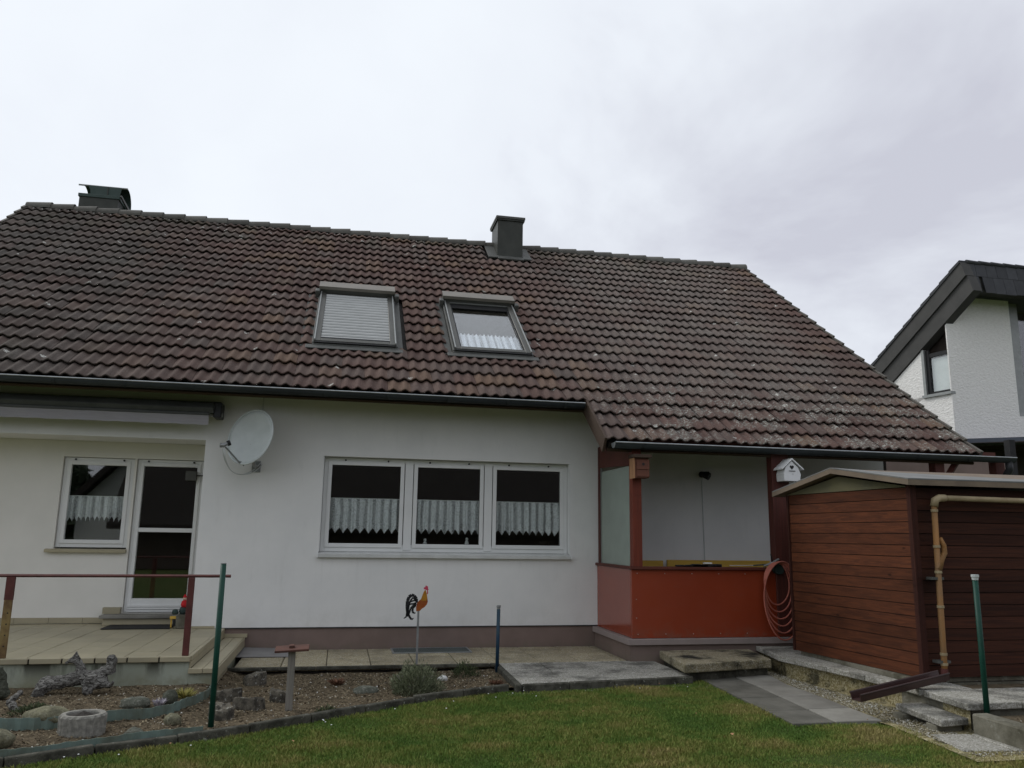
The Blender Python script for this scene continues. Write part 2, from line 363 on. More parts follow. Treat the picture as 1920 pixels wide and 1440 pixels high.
M['rock'] = basic('grey_green_rock', (.20,.21,.16), (.13,.135,.10), 7, bump=.6, bs=40, rough=.9)
M['rock_yellow'] = basic('lichen_yellow_rock', (.28,.27,.17), (.19,.185,.12), 6, bump=.6, bs=40, rough=.9)
M['rock'] = rockmat('grey_green_field_stone', (.15,.155,.125), (.095,.10,.08), (.26,.26,.22))
M['rock_yellow'] = rockmat('lichen_yellow_field_stone', (.22,.21,.135), (.13,.125,.085), (.31,.30,.22))
M['white_rock'] = basic('white_stone', (.62,.62,.60), (.5,.5,.48), 9, bump=.5, bs=40)
t = Mat('stone_block_with_pale_crust')
c = t.mix(t.step(t.noise(12, 5, .7), .4, .62), (.06,.055,.045), (.16,.145,.115))
c = t.mix(t.math('MULTIPLY', t.step(t.noise(26, 4, .7), .6, .66), .8), c, (.42,.42,.38)); t.bump(t.noise(50, 5, .7), .9, .015)
M['block'] = t.done(c, .95, .15)
t = Mat('bleached_driftwood')
n_ = t.noise(7, 6, .7, t.map((1.2, 5, 5), (0,.5,.3)), 2.5)
c = t.mix(t.step(n_, .40, .58), (.06,.055,.048), (.36,.35,.32)); t.bump(n_, 1, .05)
M['drift'] = t.done(c, .9, .2)
M['darkdrift'] = basic('dark_mossy_root', (.05,.055,.038), (.09,.095,.07), 12, bump=1, bs=40, dist=.03)
M['ring'] = basic('speckled_concrete_ring', (.30,.29,.255), (.17,.165,.145), 26, rough=.95, bump=.6, bs=90)
M['edging'] = basic('blue_green_corrugated_plastic', (.16,.225,.20), (.11,.13,.10), 5, rough=.6)
M['peat'] = basic('dark_potting_soil', (.016,.013,.011), (.03,.024,.018), 20, bump=1, bs=60)
M['c_rooster_gold'] = basic('golden_metal_paint', (.50,.24,.03), (.42,.18,.025), 20, rough=.4, metal=.2)
M['c_rooster_red'] = basic('rust_red_metal_paint', (.30,.07,.02), (.36,.11,.025), 20, rough=.4, metal=.2)
M['c_comb'] = basic('pink_red_paint', (.55,.06,.11), (.48,.05,.09), 20, rough=.4)
M['red'] = basic('bright_red_cloth', (.55,.02,.025), (.45,.015,.02), 20)
M['skin'] = basic('doll_skin', (.60,.42,.32), (.55,.38,.3), 20)
M['bottlegreen'] = basic('dark_green_fabric', (.03,.05,.045), (.04,.06,.055), 20)

def glass(name, tint=(1,1,1), refl=1.0, ior=1.5):
    t = Mat(name); t.n.remove(t.b)
    fr = t.node('ShaderNodeFresnel'); t.l.new(t.math('ADD', t.math('MULTIPLY', t.geo.outputs['Backfacing'], 1/ior-ior), ior), fr.inputs[0])
    tr = t.node('ShaderNodeBsdfTransparent'); tr.inputs[0].default_value = (*tint, 1)
    gl = t.node('ShaderNodeBsdfGlossy'); gl.inputs['Roughness'].default_value = .015; gl.inputs['Color'].default_value = (1,1,1,1)
    ms = t.node('ShaderNodeMixShader'); t.l.new(t.math('MULTIPLY', fr.outputs[0], refl, clamp=True), ms.inputs[0])
    t.l.new(tr.outputs[0], ms.inputs[1]); t.l.new(gl.outputs[0], ms.inputs[2]); t.l.new(ms.outputs[0], t.n['Material Output'].inputs[0])
    return t.m
M['glass'] = glass('window_glass', (.95,.97,.96), 2.3)
M['roofglass'] = glass('skylight_glass', (.93,.95,.96), 1.15, 1.5)
t = Mat('frosted_glass'); M['frost'] = t.done(t.mix(t.step(t.noise(3,3),.3,.7), (.36,.43,.37), (.33,.39,.34)), .25, .5)
t.b.inputs['Transmission Weight'].default_value = .25
t = Mat('lace_curtain'); t.n.remove(t.b)
di = t.node('ShaderNodeBsdfDiffuse'); di.inputs[0].default_value = (.90,.92,.94,1); tl = t.node('ShaderNodeBsdfTranslucent'); tl.inputs[0].default_value = (.7,.72,.74,1)
tr = t.node('ShaderNodeBsdfTransparent'); m1 = t.node('ShaderNodeMixShader'); m1.inputs[0].default_value = .06
t.l.new(di.outputs[0], m1.inputs[1]); t.l.new(tl.outputs[0], m1.inputs[2])
m2 = t.node('ShaderNodeMixShader'); hol = t.voro(55); sx_ = t.node('ShaderNodeSeparateXYZ'); t.l.new(t.pos, sx_.inputs[0])
fold = t.step(t.math('SINE', t.math('MULTIPLY', t.math('ADD', sx_.outputs[0], t.math('MULTIPLY', t.noise(3), .04)), 2*pi/.108)), -.2, .9)
lace = t.math('ADD', t.math('ADD', t.math('MULTIPLY', t.step(hol, .45, .7), .22), .04), t.math('MULTIPLY', fold, .42))
t.l.new(lace, m2.inputs[0]); t.l.new(m1.outputs[0], m2.inputs[1]); t.l.new(tr.outputs[0], m2.inputs[2]); t.l.new(m2.outputs[0], t.n['Material Output'].inputs[0])
M['lace'] = t.m
M['reflect_wood'] = basic('dark_timber', (.03,.022,.018), (.04,.03,.022), 5)
M['far_roof'] = basic('dark_brown_roof_tiles', (.035,.028,.024), (.022,.018,.016), 9, stretch=(1,1,5), bump=1, bs=12, dist=.1)
M['far_wall'] = basic('pale_far_wall', (.55,.56,.55), (.5,.51,.5), 2)
M['far_timber'] = basic('dark_timber_cladding', (.06,.045,.035), (.04,.03,.025), 6)

# ------------------------------------------------------------------ mesh helpers
COL = sc.collection
WL = {}
class MB:
    def __init__(s): s.v = []; s.f = []
    def add(s, vs, fs):
        o = len(s.v); s.v += [tuple(v) for v in vs]; s.f += [tuple(i+o for i in f) for f in fs]; return s
    def box(s, x0, x1, y0, y1, z0, z1, xf=None):
        vs = [Vector(p) for p in ((x0,y0,z0),(x1,y0,z0),(x1,y1,z0),(x0,y1,z0),(x0,y0,z1),(x1,y0,z1),(x1,y1,z1),(x0,y1,z1))]
        if xf is not None: vs = [xf(v) if callable(xf) else xf @ v for v in vs]
        return s.add(vs, [(0,3,2,1),(4,5,6,7),(0,1,5,4),(1,2,6,5),(2,3,7,6),(3,0,4,7)])
    def prism(s, poly, d):      # poly: list of 3D pts (ccw seen against d), extruded by vector d
        n = len(poly); p = [Vector(q) for q in poly]; d = Vector(d)
        return s.add(p+[q+d for q in p], [tuple(range(n-1,-1,-1)), tuple(range(n, 2*n))] + [(i, (i+1) % n, n+(i+1) % n, n+i) for i in range(n)])
    def tube(s, pts, r, n=8, cap=True, rs=None):
        pts = [Vector(p) for p in pts]; rings = []; pu = None
        for i, p in enumerate(pts):
            d = (pts[min(i+1, len(pts)-1)]-pts[max(i-1, 0)]).normalized()
            if pu is None: pu = Vector((0,0,1)) if abs(d.z) < .9 else Vector((1,0,0))
            a = d.cross(pu).normalized(); b = a.cross(d).normalized(); pu = b
            rr = rs[i] if rs else r
            rings.append([p+a*cos(2*pi*k/n)*rr+b*sin(2*pi*k/n)*rr for k in range(n)])
        vs = [v for g in rings for v in g]; fs = []
        for i in range(len(pts)-1):
            for k in range(n): fs.append((i*n+k, i*n+(k+1) % n, (i+1)*n+(k+1) % n, (i+1)*n+k))
        if cap: fs += [tuple(range(n-1,-1,-1)), tuple((len(pts)-1)*n+k for k in range(n))]
        return s.add(vs, fs)
    def lathe(s, c, prof, n=16, M4=None):
        c = Vector(c); vs = []
        for r_, z_ in prof:
            for k in range(n):
                p = Vector((r_*cos(2*pi*k/n), r_*sin(2*pi*k/n), z_)); vs.append(c+(M4 @ p if M4 else p))
        fs = [(i*n+k, i*n+(k+1) % n, (i+1)*n+(k+1) % n, (i+1)*n+k) for i in range(len(prof)-1) for k in range(n)]
        fs += [tuple(range(n-1,-1,-1)), tuple((len(prof)-1)*n+k for k in range(n))]
        return s.add(vs, fs)
    def obj(s, name, mat, parent=None, smooth=False, bevel=0, kind=None, label=None, seg=1):
        me = bpy.data.meshes.new(name); me.from_pydata(s.v, [], s.f); me.update()
        return link(name, me, mat, parent, smooth, bevel, kind, label, seg)
def link(name, me, mat, parent=None, smooth=False, bevel=0, kind=None, label=None, seg=1):
    if mat and not me.materials: me.materials.append(M[mat] if isinstance(mat, str) else mat)
    if smooth:
        me.polygons.foreach_set('use_smooth', [True]*len(me.polygons))
    o = bpy.data.objects.new(name, me); COL.objects.link(o)
    if parent: setp(o, parent)
    if bevel:
        b = o.modifiers.new('bevel', 'BEVEL'); b.width = bevel; b.segments = seg; b.limit_method = 'ANGLE'
    if kind: o['kind'] = kind
    if label: o['label'] = label
    WL[o.name] = WL.get(o.name, Matrix())
    return o
def setp(o, parent):
    o.parent = parent; o.matrix_parent_inverse = WL[parent.name].inverted()
def thing(name, label, cat, loc=(0,0,0), group=None, kind=None):
    o = bpy.data.objects.new(name, None); COL.objects.link(o); o.location = loc; o.empty_display_size = .1
    WL[o.name] = Matrix.Translation(loc)
    if kind: o['kind'] = kind
    if label: o['label'] = label
    if cat: o['category'] = cat
    if group: o['group'] = group
    return o
def tag(o, label, cat, group=None):
    o['label'] = label; o['category'] = cat
    if group: o['group'] = group
    return o
def dup_mesh(src, name, mat4, parent=None):
    o = bpy.data.objects.new(name, src); COL.objects.link(o)
    if parent: setp(o, parent)
    o.matrix_basis = mat4; WL[o.name] = mat4
    return o
def tinted(name, V, Fc, tint, mat, parent=None, kind='stuff', smooth=False):
    me = bpy.data.meshes.new(name)
    nv, nf, k = len(V), len(Fc), Fc.shape[1]
    me.vertices.add(nv); me.vertices.foreach_set('co', V.astype(np.float32).ravel())
    me.loops.add(nf*k); me.loops.foreach_set('vertex_index', Fc.astype(np.int32).ravel())
    me.polygons.add(nf); me.polygons.foreach_set('loop_start', np.arange(0, nf*k, k, dtype=np.int32))
    me.update(calc_edges=True)
    a = me.attributes.new('tint', 'FLOAT', 'POINT'); a.data.foreach_set('value', tint.astype(np.float32))
    return link(name, me, mat, parent, smooth, kind=kind)

# ================================================================== HOUSE
house = thing('house', 'white plastered house with brown tiled pitched roof and two skylights', 'house', (1.2, 0, 0))
Z1 = 3.42
mb = MB()
WX0, WX1, WZ0, WZ1 = -.26, 3.14, 1.205, 2.470
mb.box(-1.76, WX0, 0, .32, .27, Z1); mb.box(WX1, 8.15, 0, .32, .27, Z1)
mb.box(WX0, WX1, 0, .32, .27, WZ0); mb.box(WX0, WX1, 0, .32, WZ1, Z1)
mb.box(-6.0, -1.76, 0, .32, 2.624, Z1)                                  # beam over the loggia
mb.obj('wall', 'plaster', house)
mb = MB()
mb.box(-1.76, -1.50, .32, .70, .27, 2.624)                              # loggia side wall
LX0, LX1, LZ0, LZ1 = -3.63, -2.75, 1.20, 2.41                           # loggia window
DX0, DX1, DZ0, DZ1 = -2.72, -1.86, .40, 2.41                            # terrace door
mb.box(-6.0, LX0, .68, .95, .27, 2.624); mb.box(LX0, LX1, .68, .95, .27, LZ0); mb.box(LX0, -1.76, .68, .95, LZ1, 2.624)
mb.box(LX1, DX0, .68, .95, .27, LZ1); mb.box(DX0, DX1, .68, .95, .27, DZ0); mb.box(DX1, -1.76, .68, .95, .27, LZ1)
mb.box(-6.0, -5.7, .32, .68, .27, 2.624)
mb.obj('loggia_wall', 'bounce_plaster', house)
MB().box(-6.0, -1.76, .32, .95, 2.626, 2.7).obj('loggia_ceiling', 'plaster', house)
mb = MB(); mb.box(-1.44, 8.15, .012, .3, -.3, .268); mb.obj('plinth', 'plinth', house)
MB().box(-1.455, 3.58, -.006, .02, .264, .276).obj('plinth_trim', 'darkmetal', house)
mb = MB(); mb.box(-6.0, 8.15, 9.3, 9.6, 0, Z1)
for x in (-6.0, 7.85):
    mb.prism([(x,.35,0),(x,9.3,0),(x,9.3,3.3),(x,4.9,6.9),(x,.35,3.3)], (.3,0,0))
mb.obj('rear_and_gable_walls', 'plaster', house)
# baseboard tiles along the loggia wall
mb = MB()
for i in range(8): mb.box(-5.98+i*.40, -5.98+i*.40+.396, .664, .68, .275, .345)
mb.obj('skirting', 'ttile', house)
MB().box(-1.9, -1.47, -.012, .0, .272, .30).obj('skirting', 'ttile', house)
# door step
mb = MB(); mb.box(-2.88, -1.90, .42, .66, .27, .355); mb.obj('door_step', 'ttile', house, bevel=.004)
MB().box(-2.92, -1.88, .38, .68, .357, .395).obj('threshold_slab', 'greyslab', house, bevel=.004)
MB().box(-2.94, -2.73, .60, .68, .397, .475).obj('skirting', 'ttile', house)

def RP(x, s, h=0):      # roof coordinates -> world
    return Vector((x, OY+s*CP-h*SP, OZ+s*SP+h*CP))
RM = Matrix(((1,0,0,0),(0,CP,-SP,OY),(0,SP,CP,OZ),(0,0,0,1)))    # (x,s,h) -> world

# windows ---------------------------------------------------------------
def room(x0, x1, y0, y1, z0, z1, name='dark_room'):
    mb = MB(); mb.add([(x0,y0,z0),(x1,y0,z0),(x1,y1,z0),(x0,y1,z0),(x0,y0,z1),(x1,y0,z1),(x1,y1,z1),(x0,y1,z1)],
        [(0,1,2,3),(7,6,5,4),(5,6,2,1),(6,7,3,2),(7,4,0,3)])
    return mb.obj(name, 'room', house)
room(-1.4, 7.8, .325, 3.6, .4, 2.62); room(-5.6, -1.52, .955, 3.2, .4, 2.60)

def ringframe(mb, x0, x1, z0, z1, y0, y1, w, wb=None, wt=None):
    wb = wb or w; wt = wt or w
    mb.box(x0, x0+w, y0, y1, z0, z1); mb.box(x1-w, x1, y0, y1, z0, z1)
    mb.box(x0+w, x1-w, y0, y1, z0, z0+wb); mb.box(x0+w, x1-w, y0, y1, z1-wt, z1)
def curtain(parent, x0, x1, y, ztop, zbot, pleats, npt, seed):
    r_ = random.Random(seed); mb = MB(); nx = 150; nz = 7; vs = []
    for i in range(nx+1):
        f_ = i/nx; x = x0+(x1-x0)*f_
        ph = f_*npt; tri = abs((ph+.15*sin(5*f_+seed)) % 1-.5)*2
        zb = zbot + (1-tri)**.8*.075
        yy = .022*sin(2*pi*pleats*f_+1.2*sin(7*f_+seed)) + .007*sin(2*pi*pleats*2.3*f_)
        for j in range(nz+1):
            g = j/nz
            vs.append((x, y+yy*(.35+.65*g), ztop+(zb-ztop)*g))
    fs = [(i*(nz+1)+j, (i+1)*(nz+1)+j, (i+1)*(nz+1)+j+1, i*(nz+1)+j+1) for i in range(nx) for j in range(nz)]
    o = mb.add(vs, fs).obj('curtain', 'lace', parent, smooth=True)
    MB().tube([(x0-.02, y, ztop), (x1+.02, y, ztop)], .006, 6).obj('curtain_rod', 'pvc', parent)
    return o

# facade window: fixed outer frame, two mullions, three sashes
wf = MB(); ringframe(wf, WX0+.012, WX1-.012, WZ0+.018, WZ1-.006, .12, .19, .055, .092, .055)
wf.box(.835, .945, .11, .18, WZ0+.04, WZ1-.02); wf.box(1.935, 2.045, .11, .18, WZ0+.04, WZ1-.02)
win = wf.obj('window', 'pvc', house, bevel=.004)
for i, (a, b, pl, npt) in enumerate(((-.195, .825, 9, 9), (.955, 1.925, 10, 9), (2.055, 3.075, 9, 9.5))):
    s_ = MB(); ringframe(s_, a, b, 1.315-.035, 2.415, .105, .165, .052, .052, .05); s_.obj('sash', 'pvc', win, bevel=.004)
    MB().box(a+.05, b-.05, .135, .141, 1.33, 2.37).obj('pane', 'glass', win)
    g_ = MB(); ringframe(g_, a+.046, b-.046, 1.326, 2.372, .128, .133, .009); g_.obj('gasket', 'black', win)
    curtain(win, a+.045, b-.045, .180, 1.925, 1.46, pl, npt, i+1)
    for q in (.22, .78):
        MB().tube([(a+(b-a)*q, .10, 2.432), (a+(b-a)*q, .135, 2.432)], .012, 8).obj('guide_knob', 'black', win)
MB().prism([(WX0-.0, -.055, 1.15), (WX0, .12, 1.2), (WX0, .12, 1.222), (WX0, -.055, 1.195)], (3.4, 0, 0)).obj('window_sill', 'sill', win, bevel=.003)
for x in (WX0-.018, WX1+.0): MB().box(x, x+.018, -.058, .0-.002, 1.148, 1.20).obj('sill_cap', 'pvc', win)
# the reveal lining
for a_, b_ in ((WX0, WX0+.010), (WX1-.010, WX1)): MB().box(a_, b_, .002, .118, WZ0+.02, WZ1).obj('reveal', 'pvc', win)

# loggia window
wf = MB(); ringframe(wf, LX0+.005, LX1-.005, LZ0+.03, LZ1-.005, .72, .79, .05, .06, .05)
win2 = wf.obj('window', 'pvc', house, bevel=.004)
s_ = MB(); ringframe(s_, LX0+.05, LX1-.05, LZ0+.08, LZ1-.05, .705, .765, .05); s_.obj('sash', 'pvc', win2, bevel=.004)
MB().box(LX0+.095, LX1-.095, .735, .741, LZ0+.125, LZ1-.095).obj('pane', 'glass', win2)
curtain(win2, LX0+.09, LX1-.09, .775, 1.90, 1.56, 13, 12, 5)
MB().prism([(LX0-.09, .62, 1.165), (LX0-.09, .70, 1.18), (LX0-.09, .70, 1.215), (LX0-.09, .62, 1.205)], (.98,0,0)).obj('window_sill', 'ttile', win2, bevel=.003)
for q in (LX0+.14, LX1-.14): MB().tube([(q, .70, LZ1-.03), (q, .735, LZ1-.03)], .012, 8).obj('guide_knob', 'black', win2)
# terrace door
df = MB(); ringframe(df, DX0+.005, DX1-.005, DZ0+.005, DZ1-.005, .72, .79, .05, .05, .06)
door = df.obj('terrace_door', 'pvc', house, bevel=.004)
s_ = MB(); ringframe(s_, DX0+.045, DX1-.045, DZ0+.05, DZ1-.05, .70, .762, .045, .13, .045); s_.box(DX0+.09, DX1-.09, .702, .758, 1.44, 1.495); s_.obj('sash', 'pvc', door, bevel=.004)
MB().box(DX0+.085, DX1-.085, .735, .741, 1.49, DZ1-.09).obj('pane', 'glass', door)
MB().box(DX0+.085, DX1-.085, .735, .741, DZ0+.17, 1.445).obj('pane', 'glass', door)
mb = MB()
for k in range(3): mb.box(DX0+.05, DX1-.05, .69-.004*k, .70, DZ0+.012+k*.032, DZ0+.034+k*.032)
mb.obj('weather_bar', 'pvc', door)
# curtain(door, DX0+.09, DX1-.09, .775, 1.90, 1.58, 12, 11, 9)
for q in (DX0+.14, DX1-.14): MB().tube([(q, .70, DZ1-.03), (q, .735, DZ1-.03)], .012, 8).obj('guide_knob', 'black', door)
MB().box(DX1-.22, DX1-.08, .60, .68, 2.13, 2.26).obj('door_closer_plate', 'alu', door, bevel=.006)
MB().tube([(DX1-.08, .64, 2.2), (DX1+.0, .69, 2.205)], .008, 6).obj('arm', 'black', door)

# roof --------------------------------------------------------------------
roofm = MB()
roofm.box(XL+.03, XR-.03, 3*TC+.02, 7.93, -.11, -.03, RM); roofm.box(XE+.03, XR-.03, .02, 3*TC+.02, -.11, -.03, RM)
roof = roofm.obj('roof', 'deck', house)
AY, AZ = OY+7.95*CP, OZ+7.95*SP
mb = MB(); BM = Matrix(((1,0,0,0),(0,CP,SP,AY),(0,-SP,CP,AZ),(0,0,0,1))); mb.box(XL, XR, 0, 7.0, -.10, .03, BM); mb.obj('rear_slope', 'tile', roof)
mb = MB(); mb.box(XL+.02, XE-.0, 3*TC-.0, 4*TC+.9, -.145, -.112, RM); mb.box(XE+.02, XR-.02, .0, 3*TC+1.3, -.145, -.112, RM); mb.obj('soffit', 'soffit', roof)
nwx = 6
def prof(u):      # u in 0..1 over one wave
    w = .5-.5*cos(2*pi*u)
    return .036*(w**1.4) - .002
def tile_arrays():
    vs = []; cols = 2*nwx
    us = [i/cols for i in range(cols+1)]
    for i, u in enumerate(us):
        hh = prof((u*2+.02) % 1.0); x = u*TW
        vs.append((x, .002, hh+.027)); vs.append((x, -.001, hh+.042)); vs.append((x, .012, hh+.048)); vs.append((x, .372, hh+.000))
    fs = []
    for i in range(cols):
        a, b = 4*i, 4*(i+1)
        for j in range(3): fs.append((a+j, b+j, b+j+1, a+j+1))
    return vs, fs
tv, tf = tile_arrays()
tme = bpy.data.meshes.new('tile'); tme.from_pydata(tv, [], tf); tme.update(); tme.materials.append(M['tile'])
tme.polygons.foreach_set('use_smooth', [j % 3 != 0 for j in range(len(tf))])
holes = [(-.52, .66, 2.42, 4.50), (1.44, 2.66, 2.42, 4.50), (2.70, 3.52, 7.15, 9)]
cells = []
for r_ in range(24):
    for c_ in range(49):
        x0 = XL+c_*TW; s0 = r_*TC
        if r_ < 3 and c_ < 31: continue
        xc, s1 = x0+TW/2, s0+TC/2
        if any(a < xc < b and cc_ < s1 < d for a, b, cc_, d in holes): continue
        P = RM @ Vector((xc, s1, 0)); d = (P-m.translation).length
        vis = abs((P-m.translation).normalized().dot(r2)/((P-m.translation).normalized().dot(fw))) < .66
        cells.append((d if vis else d+50, r_, c_, x0, s0))
cells.sort()
def tile_mat(r_, c_, x0, s0):
    rr = random.Random(r_*100+c_)
    J = Matrix.Translation((x0+rr.uniform(-.0015,.0015), s0+rr.uniform(-.009,.009), rr.uniform(-.003,.006))) @ Matrix.Rotation(rr.uniform(-.010,.010), 4, 'Z') @ Matrix.Rotation(rr.uniform(-.004,.007), 4, 'X')
    return RM @ J
for d, r_, c_, x0, s0 in cells[:290]:
    dup_mesh(tme, 'tile', tile_mat(r_, c_, x0, s0), roof)
tvn = np.array(tv); VV = []; FF = []
tfn = np.array(tf)
for k, (d, r_, c_, x0, s0) in enumerate(cells[290:]):
    mt = tile_mat(r_, c_, x0, s0)
    v_ = tvn.copy()
    if r_ == 23: v_[:, 1] = np.minimum(v_[:, 1], .30)
    A = np.array(mt); VV.append(v_ @ A[:3, :3].T + A[:3, 3]); FF.append(tfn+k*len(tv))
V_, F_ = np.concatenate(VV), np.concatenate(FF)
o = tinted('tile_field', V_, F_, np.zeros(len(V_)), 'tile', roof)
o.data.polygons.foreach_set('use_smooth', [j % 3 != 0 for j in range(len(F_))])

# verge tiles left and right
def verge(x0, x1, s0, rr, side):
    h0 = .035
    mb = MB(); mb.box(0, .045, -.004, .36, -.075, h0+.040)
    v_ = mb.v; v_ = [(a, b, c_ - (.034*b/.34)) for a, b, c_ in v_]
    mb.v = v_
    return mb
vmb = verge(0, 0, 0, 0, 0); vme = bpy.data.meshes.new('verge_tile'); vme.from_pydata(vmb.v, [], vmb.f); vme.update(); vme.materials.append(M['verge'])
for r_ in range(24):
    for x in ((XL-.045,) if r_ >= 3 else ()) + (XR+.0,):
        dup_mesh(vme, 'verge_tile', RM @ Matrix.Translation((x, r_*TC, random.uniform(-.002,.003))), roof)
# ridge tiles, overlapping from right to left, with mortar dabs below
rl = .40; nrt = 37; step_ = (XR-XL+.04)/nrt
rmb = MB(); vs = []; nn = 10
for x, rr, dz in ((0, .118, .012), (rl+.03, .104, -.008)):
    for rk in (rr, rr-.016):
        for i in range(nn+1):
            a = R(-12)+i*R(204)/nn
            vs.append((x, cos(a)*rk*1.12, sin(a)*rk+dz))
q = nn+1; fs = []
for i in range(nn):
    fs.append((i, i+1, 2*q+i+1, 2*q+i)); fs.append((i, q+i, q+i+1, i+1)); fs.append((2*q+i, 2*q+i+1, 3*q+i+1, 3*q+i))
rmb.add(vs, fs); rme = bpy.data.meshes.new('ridge_tile'); rme.from_pydata(rmb.v, [], rmb.f); rme.update(); rme.materials.append(M['ridge'])
for i in range(nrt):
    x = XL-.03+i*step_
    if 2.72 < x < 3.22: continue
    mt = Matrix.Translation((x+rl+.03, AY, AZ-.005+random.uniform(-.004,.004))) @ Matrix.Rotation(pi, 4, 'Z') @ Matrix.Rotation(random.uniform(-.01,.01), 4, 'Y')
    dup_mesh(rme, 'ridge_tile', mt, roof)
mb = MB()
for i in range(98):
    x = XL+i*TW/2+.045
    if 2.6 < x < 3.5: continue
    mb.box(x, x+.085, 7.775, 7.85, .0, .036, RM)
mb.obj('ridge_mortar', 'mortar', roof, kind='stuff')
# fascias
MB().box(XE-.045, XE-.012, -.005, 3*TC+.12, -.15, .05, RM).obj('verge_board', 'soffit', roof)

# gutters -----------------------------------------------------------------
def gutter(x0, x1, y, z, r=.065, name='gutter'):
    vs = []; n = 10
    for x in (x0, x1):
        for rr in (r, r-.004):
            for i in range(n+1):
                a = pi+i*pi/n; vs.append((x, y+cos(a)*rr, z+sin(a)*rr))
    q = n+1; fs = []
    for i in range(n):
        fs += [(i, i+1, 2*q+i+1, 2*q+i), (q+i, 3*q+i, 3*q+i+1, q+i+1), (i, q+i, q+i+1, i+1), (2*q+i, 2*q+i+1, 3*q+i+1, 3*q+i)]
    g = MB().add(vs, fs).obj(name, 'zinc', house, smooth=True)
    MB().tube([(x0, y-r-.004, z), (x1, y-r-.004, z)], .009, 6).obj('rim', 'zinc_rim', g)
    x = x0+.35
    while x < x1-.1:
        mb = MB()
        for i in range(8):
            a0, a1 = pi+i*pi/8, pi+(i+1)*pi/8; ro = r+.005
            mb.add([(x, y+cos(a0)*ro, z+sin(a0)*ro), (x+.03, y+cos(a0)*ro, z+sin(a0)*ro), (x+.03, y+cos(a1)*ro, z+sin(a1)*ro), (x, y+cos(a1)*ro, z+sin(a1)*ro)], [(0,1,2,3)])
        mb.box(x, x+.03, y-r, y+r+.05, z+.002, z+.008)
        x += .78
        mb.obj('bracket', 'zinc', g)
    for x in (x0, x1):
        MB().prism([(x, y+cos(pi+i*pi/n)*r, z+sin(pi+i*pi/n)*r) for i in range(n+1)], (-.005 if x == x0 else .005,0,0)).obj('end_cap', 'zinc_rim' if x == x0 else 'zinc', g)
    return g
E1 = RP(0, 3*TC, 0); E2 = RP(0, 0, 0)
gutter(XL-.05, XE-.08, E1.y-.055, E1.z-.02, .068)
g2 = gutter(XE+.06, 9.05, E2.y-.055, E2.z-.02, .07)
gy, gz = E2.y-.055, E2.z-.02
MB().tube([(8.98,gy,gz-.05),(8.98,gy,gz-.16),(8.99,gy+.10,gz-.26),(9.0,gy+.5,gz-.34),(9.0,gy+.6,gz-.42),(9.0,gy+.62,.0)], .05, 10).obj('downpipe', 'darkmetal', g2, smooth=True)

# chimneys ------------------------------------------------------------------
ch = MB().box(2.83, 3.355, 4.29, 4.95, 6.7, 7.83).obj('chimney', 'sheet', house, bevel=.004)
MB().box(2.79, 3.395, 4.245, 4.995, 7.83, 7.885).obj('cap', 'lead', ch, bevel=.006)
MB().box(2.80, 3.385, 4.262, 4.975, 7.80, 7.83).obj('cap_trim', 'sheet', ch)
mb = MB(); mb.box(2.64, 2.83, 7.12, 7.88, .03, .062, RM); mb.box(3.355, 3.53, 7.12, 7.88, .03, .062, RM); mb.box(2.83, 3.355, 7.06, 7.22, .03, .064, RM)
mb.obj('flashing', 'lead', ch, bevel=.003)
ch2 = MB().box(-5.33, -4.62, 5.25, 5.75, 7.2, 7.93).obj('chimney', 'sheet', house, bevel=.004)
mb = MB(); mb.box(-5.35, -4.60, 5.23, 5.77, 7.87, 7.935); mb.obj('cap_trim', 'copper', ch2, bevel=.004)
# curved sheet hood on chimney: barrel lying along x
vs = []; n = 14
for x in (-5.30, -4.50):
    for rr in (.30, .288):
        for i in range(n+1):
            a = R(100)-i*R(118)/n
            vs.append((x, 5.42+cos(a)*rr*1.05, 7.86+sin(a)*rr))
q = n+1; fs = []
for i in range(n): fs += [(i, 2*q+i, 2*q+i+1, i+1), (q+i, q+i+1, 3*q+i+1, 3*q+i), (i, i+1, q+i+1, q+i), (2*q+i, 3*q+i, 3*q+i+1, 2*q+i+1)]
fs += [(0, q, 3*q, 2*q), (n, 2*q+n, 3*q+n, q+n)]
MB().add(vs, fs).obj('hood', 'copper', ch2, smooth=False)
MB().tube([(-5.40, 5.365, 8.155), (-4.50, 5.365, 8.155)], .017, 8).obj('hood_rim', 'alu_light', ch2)
MB().prism([(-5.22, 5.33, 8.145), (-5.17, 5.33, 8.05), (-5.16, 5.33, 7.93), (-4.64, 5.33, 7.93), (-4.60, 5.33, 8.145)][::-1], (0,.02,0)).obj('hood_plate', 'copper', ch2)
MB().box(-4.86, -4.84, 5.315, 5.333, 7.94, 8.14).obj('seam', 'sheet', ch2)
mb = MB(); mb.prism([(-4.60, 5.25, 7.93), (-4.60, 5.27, 7.97), (-4.45, 5.75, 7.70), (-4.45, 5.71, 7.64)], (.03,0,0)); mb.obj('stay', 'alu', ch2)

